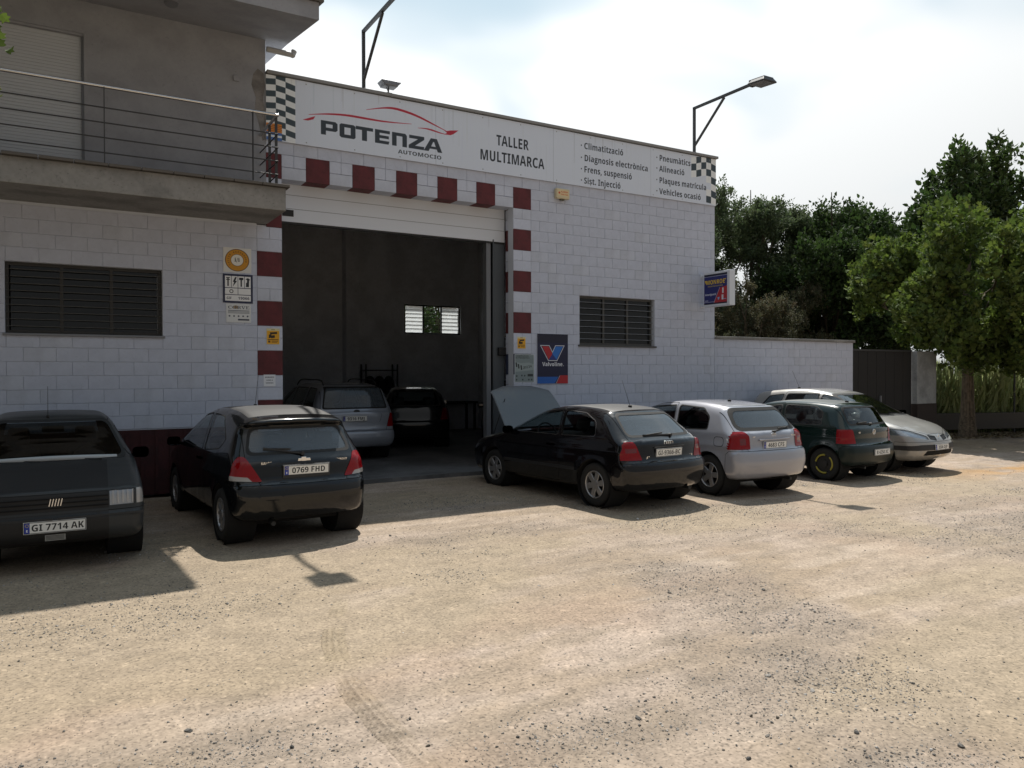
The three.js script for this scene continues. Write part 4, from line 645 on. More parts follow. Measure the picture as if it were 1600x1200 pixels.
  // exterior fittings
  for (const s of [-1, 1]) {
    if (c.mirror) { const [mx, my] = c.mirror, p = probe('side', mx, my, s), o = grp('door_mirror', root, [mx, my, p[2]]); mesh('mirror_shell', rbox(-0.05, 0.06, -0.06, 0.06, 0.02, 0.19, 0.045, 3).scale(1, 1, s), c.mirrorMat ?? body, o); mesh('mirror_glass', rbox(-0.056, -0.05, -0.045, 0.045, 0.04, 0.175, 0.003, 1).scale(1, 1, s), CM.chrome, o); mesh('mirror_arm', rbox(-0.03, 0.03, -0.05, -0.015, -0.06, 0.05, 0.01, 1).scale(1, 1, s), CM.plastic, o); }
    for (const [hx, hy] of c.handles ?? []) { const p = probe('side', hx, hy, s); mesh('door_handle', rbox(-0.09, 0.09, -0.014, 0.014, -0.006, 0.022, 0.011, 2).scale(1, 1, s), c.handleMat ?? body, root, p); }
    for (const [x0, x1, y, h] of c.strips ?? []) { const g = []; for (let k = 0; k < 14; k++) { const a = mix(x0, x1, k / 14), b = mix(x0, x1, (k + 1) / 14), p = probe('side', a, y, s), q = probe('side', b, y, s); g.push(bar([a, y, p[2] + s * 0.004], [b, y, q[2] + s * 0.004], h, 0.016)); } mesh('side_moulding', join(g), CM.plastic, root); }
  }
  if (c.plateR) { const [py, pz, tilt] = c.plateR, p = probe('rear', pz, py); printed('number_plate', 0.52, 0.112, 0.012, plateTex(c.plateText, c.eu), CM.plateEdge, root, [p[0] - 0.016, py, pz], [0, -Math.PI / 2, 0]).rotation.set(tilt ?? 0, -Math.PI / 2, 0, 'YXZ'); }
  if (c.plateF) { const [py, pz, tilt] = c.plateF, p = probe('front', pz, py); printed('number_plate', 0.52, 0.112, 0.012, plateTex(c.plateText, c.eu), CM.plateEdge, root, [p[0] + 0.016, py, pz], [0, Math.PI / 2, 0]).rotation.set(tilt ?? 0, Math.PI / 2, 0, 'YXZ'); }
  if (c.wiper) { const [y0, z0, y1, z1] = c.wiper, a = probe('rear', z0, y0), b = probe('rear', z1, y1); mesh('rear_wiper', join(bar([a[0] - 0.02, y0, z0], [b[0] - 0.022, y1, z1], 0.016, 0.016), bar([b[0] - 0.012, y1 - 0.01, z1 - 0.0], [mix(a[0], b[0], 0.3) - 0.012, mix(y0, y1, 0.3) + 0.03, mix(z0, z1, 0.3)], 0.012, 0.02), rod([a[0] + 0.01, y0, z0], [a[0] - 0.035, y0, z0], 0.022, 10)), CM.plastic, root); }
  if (c.antenna) { const [x, z, len, back] = c.antenna, p = probe('top', x, z); const o = grp('antenna', root, p); mesh('mast', rod([0, 0.02, 0], [-len * back, len, 0], 0.0035, 5, 0.002), CM.rubber, o); mesh('antenna_base', rbox(-0.035, 0.03, -0.005, 0.03, -0.016, 0.016, 0.012, 2), CM.rubber, o); }
  if (c.exhaust) mesh('exhaust_pipe', rod([X0 + 0.45, 0.25, c.exhaust * 0.8], [X0 + 0.09, 0.235, c.exhaust * 0.8], 0.025, 12), CM.steelRim, root);
  if (c.extra) c.extra(root, probe);
  return root;
}
// ------------------------------------------------------------------ the eight cars
const { FontLoader } = await import('three/addons/loaders/FontLoader.js');
const { TextGeometry } = await import('three/addons/geometries/TextGeometry.js');
const font = await new FontLoader().loadAsync('fonts/droid/droid_sans_bold.typeface.json');
function rearText(root, probe, text, y, z, size, mat = CM.chrome) {
  const g = new TextGeometry(text, { font, size, depth: 0.004, curveSegments: 3 }); g.computeBoundingBox(); g.translate(-(g.boundingBox.max.x) / 2, -size / 2, 0).rotateY(-Math.PI / 2);
  const p = probe('rear', z, y); mesh('badge_lettering', g, mat, root, [p[0] + 0.002, y, z]);
}
const bodyDoor = (poly) => ({ name: 'door', axis: 'side', sides: [1, -1], poly, gap: 0.007, r: 0.05 });
const blackP = paint([0.0045, 0.005, 0.006], 0.4, 0), blackA = paint([0.005, 0.0045, 0.0055], 0.4, 0), silverP = paint([0.35, 0.355, 0.395], 0.5, 0.3), greenP = paint([0.004, 0.014, 0.011], 0.38, 0), beigeP = paint([0.35, 0.338, 0.32], 0.55, 0.3), tipoP = paint([0.045, 0.048, 0.05], 0.5, 0.1, 0.3, 0.3), tipoDark = std([0.010, 0.010, 0.011], 0.55), mpvP = paint([0.34, 0.37, 0.43], 0.5, 0.35), insideP = paint([0.008, 0.008, 0.009], 0.3, 0.2);
const dustAndSheen = (c) => { const t = dataTex(256, 256, (u, v) => { const n = sstep(0.35, 0.8, pfbm(u, v, 4, 5, 400) * 0.7 + 0.35 * pfbm(u, v, 40, 3, 420)); return [mix(c[0], 0.45, n * 0.32), mix(c[1], 0.42, n * 0.32), mix(c[2], 0.37, n * 0.32)]; }); return phy([1, 1, 1], 0.55, { map: t, clearcoat: 0.5, clearcoatRoughness: 0.3 }); };  // patchy dust on roofs; also carries the sky sheen painted on the raised bonnet
const roofDust = dustAndSheen([0.07, 0.07, 0.075]);
const roofCut = (x0, x1, w, mat) => ({ name: 'roof', axis: 'top', poly: rounded([[x0, -w], [x0, w], [x1, w * 0.94], [x1, -w * 0.94]], 0.05), ok: (v) => v[1] > 1.2, mat });
function disc(r, t) { return new THREE.CylinderGeometry(r, r, t, 20).rotateZ(Math.PI / 2); }

// 1 black three-door hatchback by the left pillar
buildCar({
  label: 'small black three-door hatchback with roof spoiler parked beside the open doorway', at: [-0.93, 2.34], turn: 93.5, paint: blackP, wb: 2.48, wheelR: 0.30, rim: 'ten', track: 1.41, bow: [0.07, 0.075], taper: [0.10, 0.06], rearMax: -1.2, frontMin: 0.2,
  sil: [[-1.70, 0.25], [1.85, 0.22], [1.98, 0.30], [2.02, 0.5], [1.97, 0.68], [1.80, 0.86], [1.15, 1.02], [0.75, 1.22], [0.30, 1.43], [0, 1.48], [-0.5, 1.497], [-1.0, 1.475], [-1.40, 1.41], [-1.56, 1.375], [-1.57, 1.33], [-1.47, 1.30], [-1.70, 0.98], [-1.78, 0.90], [-1.80, 0.70], [-1.86, 0.66], [-1.89, 0.50], [-1.83, 0.30]],
  sec: [[0.15, 0.70], [0.3, 0.765], [0.6, 0.80], [0.9, 0.785], [1.0, 0.765], [1.42, 0.58], [1.55, 0.51]], creases: [[0.74, 0.012, 0.05]],
  sideWin: [[[[0.95, 1.0], [0.32, 1.37], [-0.10, 1.41], [-0.34, 0.96]]], [[[-0.42, 0.965], [-0.18, 1.405], [-0.70, 1.39], [-1.17, 1.14], [-1.05, 1.02]]]],
  rearWin: [[-0.62, 0.985], [0.62, 0.985], [0.53, 1.29], [-0.53, 1.29]], frontWin: [[-0.68, 1.02], [0.68, 1.02], [0.54, 1.40], [-0.54, 1.40]], rearGlass: CM.tint,
  inlay: [
    roofCut(-1.36, 0.22, 0.5, roofDust),
    { name: 'tail_lamp', axis: 'rear', both: true, n: 0.02, x: -1.60, poly: [[0.47, 0.70], [0.90, 0.73], [0.90, 0.965], [0.63, 0.975]], r: 0.03, mat: CM.red, off: 0.006, subs: [{ name: 'reverse_lens', poly: [[0.56, 0.69], [0.9, 0.70], [0.9, 0.785], [0.62, 0.755]], mat: CM.clear }] },
    { name: 'rear_bumper', axis: 'side', any: true, poly: [[-2.3, 0.1], [-1.58, 0.1], [-1.58, 0.62], [-1.64, 0.668], [-2.3, 0.668]], gap: 0.006 },
    { name: 'tailgate', axis: 'rear', poly: [[-0.47, 0.6], [0.47, 0.6], [0.63, 0.96], [0.60, 1.335], [-0.60, 1.335], [-0.63, 0.96]], gap: 0.007 },
    bodyDoor([[1.02, 0.30], [1.05, 0.97], [0.9, 1.06], [0.3, 1.43], [-0.14, 1.45], [-0.40, 0.9], [-0.42, 0.30]]),
    { name: 'bonnet', axis: 'top', poly: [[1.12, -0.68], [1.12, 0.68], [1.8, 0.62], [1.86, 0], [1.8, -0.62]], gap: 0.007 },
    { name: 'headlamp', axis: 'rear', front: true, both: true, x: 1.5, poly: [[0.45, 0.62], [0.86, 0.66], [0.86, 0.86], [0.5, 0.78]], r: 0.03, mat: CM.clear },
  ],
  mirror: [0.86, 0.99], handles: [[-0.25, 0.86]], plateR: [0.81, 0.02, 0.06], plateText: '0769 FHD', eu: true, wiper: [0.985, 0.0, 1.06, -0.42], antenna: [0.12, 0.0, 0.42, 0.35], exhaust: -0.45, dashY: 0.93,
  extra: (root, probe) => {
    const s = new THREE.Shape(); [[-0.07, -0.012], [-0.022, -0.012], [-0.022, -0.026], [0.028, -0.026], [0.028, -0.012], [0.078, -0.012], [0.07, 0.014], [0.024, 0.014], [0.024, 0.028], [-0.026, 0.028], [-0.026, 0.014], [-0.062, 0.014]].forEach(([a, b], i) => (i ? s.lineTo(a, b) : s.moveTo(a, b)));
    mesh('badge', new THREE.ExtrudeGeometry(s, { depth: 0.006, bevelEnabled: true, bevelSize: 0.002, bevelThickness: 0.002, bevelSegments: 1 }).rotateY(-Math.PI / 2), CM.chrome, root, [probe('rear', 0, 0.92)[0], 0.92, 0]);
    rearText(root, probe, 'KALOS', 0.90, -0.42, 0.028); rearText(root, probe, 'CHEVROLET', 0.90, 0.44, 0.022);
    mesh('plate_holder', rbox(-0.012, 0, -0.075, 0.075, -0.275, 0.275, 0.005, 1), CM.plastic, root, [probe('rear', 0, 0.80)[0], 0.80, 0.02]);
  },
});
// 2 dark hatchback seen from the front at the left edge
buildCar({
  label: 'old dark grey hatchback with square headlamps facing out beside the house wall', at: [-3.26, 2.2], turn: -90, paint: tipoP, wb: 2.54, wheelR: 0.29, rim: 'steel', track: 1.43, bow: [0.045, 0.05], taper: [0.05, 0.05], rearMax: -1.3, frontMin: 0.15, round: 0.10,
  sil: [[-1.78, 0.24], [1.86, 0.22], [2.0, 0.27], [2.05, 0.34], [2.055, 0.50], [2.02, 0.53], [2.0, 0.745], [1.93, 0.775], [1.08, 0.955], [0.70, 1.16], [0.36, 1.365], [0.2, 1.42], [-0.2, 1.445], [-0.9, 1.44], [-1.45, 1.36], [-1.82, 0.92], [-1.88, 0.85], [-1.9, 0.55], [-1.94, 0.5], [-1.9, 0.28]],
  sec: [[0.15, 0.75], [0.3, 0.80], [0.6, 0.815], [0.9, 0.80], [0.96, 0.785], [1.36, 0.60], [1.5, 0.53]],
  sideWin: [[[[0.88, 0.97], [0.36, 1.28], [0.02, 1.34], [0.02, 0.955]]], [[[-0.05, 0.955], [-0.05, 1.345], [-0.72, 1.33], [-0.88, 0.95]]], [[[-0.96, 0.955], [-0.82, 1.32], [-1.1, 1.3], [-1.36, 1.0]]]],
  rearWin: [[-0.62, 0.95], [0.62, 0.95], [0.53, 1.32], [-0.53, 1.32]], frontWin: [[-0.72, 0.965], [0.72, 0.965], [0.555, 1.375], [-0.555, 1.375]], frontGlass: CM.dark,
  inlay: [
    { name: 'headlamp', axis: 'rear', front: true, both: true, x: 1.8, poly: [[0.47, 0.585], [0.70, 0.585], [0.70, 0.735], [0.47, 0.735]], mat: CM.lens, off: -0.004, after: (m, i) => mesh('reflector', geoOf(i, -0.022), CM.reflector, m) },
    { name: 'indicator', axis: 'rear', front: true, both: true, x: 1.88, n: 0.05, poly: [[0.715, 0.585], [0.9, 0.585], [0.9, 0.735], [0.715, 0.735]], mat: CM.clear },
    { name: 'grille', axis: 'rear', front: true, x: 1.8, poly: [[-0.46, 0.565], [0.46, 0.565], [0.46, 0.735], [-0.46, 0.735]], mat: tipoDark, off: -0.006 },
    { name: 'bumper_centre', axis: 'rear', front: true, x: 1.7, poly: [[-0.46, 0.1], [0.46, 0.1], [0.46, 0.545], [-0.46, 0.545]], mat: tipoDark },
    { name: 'front_bumper', axis: 'side', any: true, poly: [[1.5, 0.1], [2.3, 0.1], [2.3, 0.545], [1.62, 0.545]], gap: 0.006 },
    { name: 'bonnet_stripe', axis: 'top', poly: [[1.09, -0.5], [1.09, 0.5], [1.96, 0.46], [1.96, -0.46]], mat: tipoDark, ok: (v) => v[0] > 1 && v[1] < 1.02, label: 'matt black panel along the bonnet' },
    bodyDoor([[1.0, 0.3], [1.02, 0.92], [0.85, 1.04], [0.36, 1.35], [0.0, 1.39], [-0.02, 0.3]]),
    bodyDoor([[-0.03, 0.3], [-0.03, 1.39], [-0.76, 1.37], [-0.95, 0.9], [-0.95, 0.5], [-0.85, 0.3]]),
  ],
  mirror: [0.84, 1.0], mirrorMat: CM.plastic, handles: [[0.1, 0.86], [-0.82, 0.86]], handleMat: CM.plastic, strips: [[-0.9, 0.9, 0.52, 0.05]], plateF: [0.435, 0, -0.02], plateText: 'GI 7714 AK', eu: true, antenna: [0.28, 0.05, 0.36, -0.08], dashY: 0.9,
  extra: (root, probe) => {
    const x = probe('front', 0, 0.65)[0]; for (let k = 0; k < 5; k++) mesh('badge_bar', bar([0, -0.035, k * -0.024 + 0.05], [0, 0.035, k * -0.024 + 0.035], 0.006, 0.008), CM.chrome, root, [x + 0.004, 0.655, 0]);
    for (const y of [0.60, 0.645, 0.69]) mesh('grille_slat', box(-0.004, 0.004, -0.006, 0.006, -0.455, 0.455), CM.gap, root, [x + 0.002, y, 0]);
    const s = printed('bumper_sticker', 0.17, 0.055, 0.004, canvasTex(128, 42, (c) => { c.fillStyle = '#8a8a86'; c.fillRect(0, 0, 128, 42); c.fillStyle = '#3a3a3a'; for (let k = 0; k < 4; k++) c.fillRect(6, 5 + k * 9, 114, 4); }), CM.plateEdge, root, [probe('front', 0, 0.33)[0] + 0.008, 0.325, 0], [0, Math.PI / 2, 0]);
    for (const s2 of [-1, 1]) mesh('bumper_moulding', bar([2.055, 0.50, 0.02 * s2], [1.99, 0.50, 0.78 * s2], 0.03, 0.02), CM.plastic, root);
    mesh('sun_screen', tube([[1.00, 0.972, -0.6], [1.05, 0.985, -0.3], [1.07, 0.99, 0], [1.05, 0.985, 0.3], [1.0, 0.972, 0.6]], 0.03, 24, 6).scale(1, 1, 1), std([0.42, 0.44, 0.45], 0.7), root);
    for (const q of [-0.45, 0.12]) mesh('wiper', join(bar([1.10, 0.965, q], [1.02, 0.99, q + 0.46], 0.012, 0.014)), CM.rubber, root);
    for (const q of [-1, 1]) for (let k = 0; k < 5; k++) mesh('lamp_rib', bar([0, 0.59, 0], [0, 0.73, 0], 0.004, 0.004), CM.reflector, root, [probe('front', q * (0.50 + k * 0.045), 0.66)[0] - 0.001, 0, q * (0.50 + k * 0.045)]);
    mesh('rear_view_mirror', rbox(-0.02, 0.02, -0.035, 0.035, -0.11, 0.11, 0.015, 2), CM.plastic, root, [0.42, 1.27, 0]);
  },
});
// 3 black hatchback with the bonnet up
buildCar({
  label: 'black three-door hatchback with its bonnet raised in front of the blue poster', at: [4.1, 2.62], turn: 95, paint: blackA, wb: 2.51, wheelR: 0.308, rim: 'six', rimR: 0.2, track: 1.51, bow: [0.07, 0.07], taper: [0.10, 0.06], rearMax: -1.1, frontMin: 0.1,
  sil: [[-1.85, 0.23], [1.95, 0.20], [2.10, 0.28], [2.12, 0.5], [2.08, 0.66], [1.9, 0.78], [1.05, 0.95], [0.5, 1.21], [0.15, 1.345], [-0.2, 1.40], [-0.6, 1.417], [-1.1, 1.39], [-1.35, 1.345], [-1.78, 0.985], [-1.90, 0.935], [-1.925, 0.68], [-2.0, 0.645], [-2.02, 0.5], [-1.96, 0.3]],
  sec: [[0.15, 0.77], [0.3, 0.835], [0.6, 0.865], [0.9, 0.835], [0.98, 0.81], [1.35, 0.605], [1.5, 0.53]], creases: [[0.80, 0.008, 0.04]],
  sideWin: [[[[0.86, 0.965], [0.22, 1.27], [-0.30, 1.335], [-0.42, 0.965]]], [[[-0.48, 0.965], [-0.36, 1.338], [-0.85, 1.315], [-1.14, 1.20], [-1.24, 0.985]]]], sealMat: CM.chrome, seal: 0.009,
  rearWin: [[-0.635, 0.99], [0.635, 0.99], [0.53, 1.315], [-0.53, 1.315]], frontWin: [[-0.70, 0.965], [0.70, 0.965], [0.54, 1.335], [-0.54, 1.335]], rearGlass: CM.tint,
  inlay: [
    roofCut(-1.28, 0.12, 0.5, dustAndSheen([0.06, 0.06, 0.065])),
    { name: 'tail_lamp', axis: 'rear', both: true, n: 0.02, x: -1.76, poly: [[0.52, 0.685], [0.95, 0.69], [0.95, 0.93], [0.62, 0.94]], r: 0.03, mat: CM.red, off: 0.005, subs: [{ name: 'reverse_lens', poly: [[0.6, 0.79], [0.76, 0.79], [0.76, 0.85], [0.6, 0.85]], mat: CM.darkRed }] },
    { name: 'rear_bumper', axis: 'side', any: true, poly: [[-2.4, 0.1], [-1.62, 0.1], [-1.62, 0.60], [-1.7, 0.652], [-2.4, 0.652]], gap: 0.006 },
    { name: 'tailgate', axis: 'rear', poly: [[-0.55, 0.6], [0.55, 0.6], [0.66, 0.96], [0.58, 1.345], [-0.58, 1.345], [-0.66, 0.96]], gap: 0.007 },
    bodyDoor([[0.98, 0.28], [1.0, 0.93], [0.85, 1.02], [0.22, 1.32], [-0.32, 1.37], [-0.46, 0.9], [-0.47, 0.28]]),
    { name: 'headlamp', axis: 'rear', front: true, both: true, x: 1.93, poly: [[0.45, 0.55], [0.9, 0.58], [0.9, 0.74], [0.5, 0.72]], r: 0.03, mat: CM.clear },
    {
      name: 'bonnet', axis: 'top', poly: [[1.04, -0.72], [1.04, 0.72], [1.9, 0.64], [2.02, 0.3], [2.02, -0.3], [1.9, -0.64]], ok: (v) => v[0] > 1 && v[1] > 0.6, mat: dustAndSheen([0.30, 0.33, 0.36]), label: 'raised bonnet',  // black paint with its sky reflection put into the pale base colour
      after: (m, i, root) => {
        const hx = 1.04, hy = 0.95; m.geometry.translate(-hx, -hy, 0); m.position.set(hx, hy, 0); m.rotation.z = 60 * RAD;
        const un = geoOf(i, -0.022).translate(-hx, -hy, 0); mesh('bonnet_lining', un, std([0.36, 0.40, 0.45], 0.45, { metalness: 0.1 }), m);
        mesh('bonnet_stay', rod([1.75, 0.74, -0.55], [1.42, 1.46, -0.5], 0.007, 6), CM.plastic, root);
      },
    },
  ],
  mirror: [0.80, 0.985], handles: [[-0.28, 0.82]], plateR: [0.775, -0.02, 0.10], plateText: 'GI-9366-BC', eu: false, wiper: [1.005, 0.16, 1.02, -0.36], antenna: [-1.12, 0.0, 0.40, -0.42], exhaust: 0.5, dashY: 0.9, strips: [[-0.85, 0.92, 0.50, 0.045]],
  extra: (root, probe) => {
    const x = probe('rear', 0, 0.905)[0]; mesh('badge', join([0, 1, 2, 3].map((k) => new THREE.TorusGeometry(0.027, 0.0055, 6, 20).rotateY(Math.PI / 2).translate(0, 0, (k - 1.5) * 0.04))), CM.chrome, root, [x, 0.905, 0]);
    rearText(root, probe, 'A3', 0.715, -0.42, 0.042); rearText(root, probe, '1.6', 0.715, 0.46, 0.03);
    mesh('plate_recess_edge', box(-0.012, 0.0, -0.008, 0.008, -0.3, 0.3), CM.plastic, root, [probe('rear', 0, 0.85)[0], 0.852, 0]);
    mesh('engine', join(rbox(1.25, 1.75, 0.35, 0.72, -0.4, 0.35, 0.04, 2), rbox(1.35, 1.6, 0.72, 0.78, -0.3, 0.2, 0.02, 2), rbox(1.15, 1.4, 0.5, 0.75, 0.38, 0.62, 0.02, 2)), CM.plastic, root);
  },
});
// 4 silver hatchback
buildCar({
  label: 'silver three-door hatchback with large red tail lamps and a sunlit roof', at: [6.45, 2.62], turn: 90, paint: silverP, wb: 2.60, wheelR: 0.312, rim: 'five', track: 1.47, bow: [0.07, 0.075], taper: [0.10, 0.06], rearMax: -1.15, frontMin: 0.1,
  sil: [[-1.82, 0.26], [2.0, 0.22], [2.15, 0.3], [2.18, 0.52], [2.1, 0.7], [1.9, 0.82], [1.15, 1.0], [0.5, 1.30], [0.1, 1.42], [-0.4, 1.46], [-0.9, 1.445], [-1.38, 1.40], [-1.49, 1.37], [-1.80, 1.02], [-1.88, 0.97], [-1.90, 0.73], [-1.97, 0.70], [-2.0, 0.5], [-1.94, 0.3]],
  sec: [[0.15, 0.76], [0.3, 0.825], [0.6, 0.855], [0.9, 0.825], [0.99, 0.80], [1.4, 0.595], [1.55, 0.52]], creases: [[0.78, 0.012, 0.05]],
  sideWin: [[[[0.95, 0.995], [0.24, 1.34], [-0.35, 1.385], [-0.47, 0.985]]], [[[-0.53, 0.99], [-0.42, 1.388], [-1.0, 1.355], [-1.20, 1.22], [-1.24, 1.01]]]],
  rearWin: [[-0.68, 1.01], [0.68, 1.01], [0.57, 1.36], [-0.57, 1.36]], rearWinR: 0.12, rearSeal: 0.05, frontWin: [[-0.70, 1.01], [0.70, 1.01], [0.54, 1.39], [-0.54, 1.39]], rearGlass: CM.tint,
  inlay: [
    { name: 'tail_lamp', axis: 'rear', both: true, n: 0.02, x: -1.70, poly: [[0.51, 0.735], [0.95, 0.735], [0.95, 0.995], [0.57, 1.005], [0.51, 0.94]], r: 0.03, mat: CM.red, off: 0.006, subs: [{ name: 'reverse_lens', poly: [[0.58, 0.80], [0.68, 0.80], [0.68, 0.90], [0.58, 0.90]], mat: CM.darkRed }] },
    { name: 'rear_bumper', axis: 'side', any: true, poly: [[-2.4, 0.1], [-1.66, 0.1], [-1.66, 0.66], [-1.72, 0.712], [-2.4, 0.712]], gap: 0.006 },
    { name: 'tailgate', axis: 'rear', poly: [[-0.50, 0.58], [0.50, 0.58], [0.70, 1.0], [0.62, 1.385], [-0.62, 1.385], [-0.70, 1.0]], gap: 0.007 },
    bodyDoor([[1.05, 0.30], [1.08, 0.97], [0.95, 1.05], [0.24, 1.39], [-0.36, 1.42], [-0.50, 0.95], [-0.52, 0.30]]),
    { name: 'fuel_flap', axis: 'side', sides: [-1], poly: [[-1.62, 0.77], [-1.42, 0.77], [-1.40, 0.92], [-1.60, 0.92]], r: 0.06, gap: 0.007 },
    { name: 'bonnet', axis: 'top', poly: [[1.14, -0.68], [1.14, 0.68], [1.9, 0.62], [2.0, 0], [1.9, -0.62]], gap: 0.007 },
  ],
  mirror: [0.86, 1.01], handles: [[-0.32, 0.86]], plateR: [0.79, 0.0, 0.04], plateText: '4683 CFS', eu: true, wiper: [0.99, 0.02, 1.05, 0.44], antenna: [-0.95, 0.0, 0.05, 0.3], exhaust: 0.45, dashY: 0.92,
  extra: (root, probe) => {
    const x = probe('rear', 0, 0.945)[0]; mesh('badge', join(new THREE.TorusGeometry(0.045, 0.005, 6, 24).scale(1, 0.68, 1), new THREE.TorusGeometry(0.022, 0.0045, 6, 18).scale(0.7, 1.25, 1), new THREE.TorusGeometry(0.03, 0.0045, 6, 18).scale(1, 0.4, 1).translate(0, 0.014, 0)).rotateY(-Math.PI / 2), CM.chrome, root, [x - 0.002, 0.945, 0]);
    mesh('plate_lamp_bar', rbox(-0.02, 0.0, -0.014, 0.014, -0.34, 0.34, 0.008, 1), silverP, root, [probe('rear', 0, 0.872)[0], 0.872, 0]);
    rearText(root, probe, 'COROLLA', 0.92, 0.45, 0.024); rearText(root, probe, 'D-4D', 0.92, -0.42, 0.02);
  },
});
// 5 dark green hatchback
buildCar({
  label: 'dark green three-door hatchback with a yellow ring on its rear wheel', at: [9.35, 2.42], turn: 96, paint: greenP, wb: 2.40, wheelR: 0.29, rim: 'steel', yellowRim: true, track: 1.40, bow: [0.07, 0.075], taper: [0.10, 0.05], rearMax: -1.1, frontMin: 0.1,
  sil: [[-1.6, 0.26], [1.8, 0.22], [1.94, 0.3], [1.97, 0.5], [1.92, 0.68], [1.8, 0.78], [1.1, 0.95], [0.55, 1.24], [0.25, 1.36], [-0.2, 1.415], [-0.8, 1.412], [-1.30, 1.37], [-1.44, 1.335], [-1.64, 0.98], [-1.70, 0.92], [-1.715, 0.66], [-1.78, 0.625], [-1.81, 0.48], [-1.75, 0.29]],
  sec: [[0.15, 0.74], [0.3, 0.80], [0.6, 0.828], [0.9, 0.805], [0.97, 0.785], [1.35, 0.60], [1.5, 0.53]], creases: [[0.78, 0.006, 0.03]],
  sideWin: [[[[0.84, 0.965], [0.26, 1.28], [-0.25, 1.335], [-0.30, 0.965]]], [[[-0.36, 0.965], [-0.31, 1.338], [-0.95, 1.32], [-1.12, 1.22], [-1.14, 0.985]]]],
  rearWin: [[-0.63, 0.985], [0.63, 0.985], [0.56, 1.315], [-0.56, 1.315]], frontWin: [[-0.66, 0.965], [0.66, 0.965], [0.54, 1.34], [-0.54, 1.34]],
  inlay: [
    roofCut(-1.25, 0.15, 0.5, dustAndSheen([0.20, 0.23, 0.22])),
    { name: 'tail_lamp', axis: 'rear', both: true, n: 0.02, x: -1.45, poly: [[0.55, 0.67], [0.92, 0.67], [0.92, 0.92], [0.60, 0.92]], r: 0.025, mat: CM.red, off: 0.005 },
    { name: 'rear_bumper', axis: 'side', any: true, poly: [[-2.2, 0.1], [-1.5, 0.1], [-1.5, 0.58], [-1.55, 0.635], [-2.2, 0.635]], gap: 0.006, mat: paint([0.010, 0.018, 0.016], 0.5, 0.1, 0.5, 0.3) },
    { name: 'tailgate', axis: 'rear', poly: [[-0.56, 0.58], [0.56, 0.58], [0.66, 0.95], [0.61, 1.34], [-0.61, 1.34], [-0.66, 0.95]], gap: 0.007 },
    bodyDoor([[0.95, 0.28], [0.97, 0.93], [0.84, 1.02], [0.26, 1.33], [-0.28, 1.37], [-0.33, 0.9], [-0.34, 0.28]]),
    { name: 'bonnet', axis: 'top', poly: [[1.1, -0.66], [1.1, 0.66], [1.78, 0.6], [1.84, 0], [1.78, -0.6]], gap: 0.007 },
  ],
  mirror: [0.78, 0.985], handles: [[-0.2, 0.82]], strips: [[-0.82, 0.85, 0.52, 0.05]], plateR: [0.50, 0.1, 0.0], plateText: 'B 4258 XC', eu: false, wiper: [1.0, 0.0, 1.03, -0.40], antenna: [-1.18, 0.0, 0.07, -0.6], exhaust: -0.4, dashY: 0.9,
  extra: (root, probe) => {
    const x = probe('rear', 0, 0.86)[0]; mesh('badge', join(new THREE.TorusGeometry(0.045, 0.006, 6, 24).rotateY(Math.PI / 2), bar([0, 0.04, -0.022], [0, -0.03, -0.0], 0.006, 0.008), bar([0, 0.04, 0.022], [0, -0.03, 0.0], 0.006, 0.008), bar([0, 0.018, -0.036], [0, -0.036, -0.016], 0.006, 0.008), bar([0, 0.018, 0.036], [0, -0.036, 0.016], 0.006, 0.008)), CM.chrome, root, [x - 0.004, 0.86, 0]);
    rearText(root, probe, 'POLO', 0.86, -0.42, 0.03);
  },
});
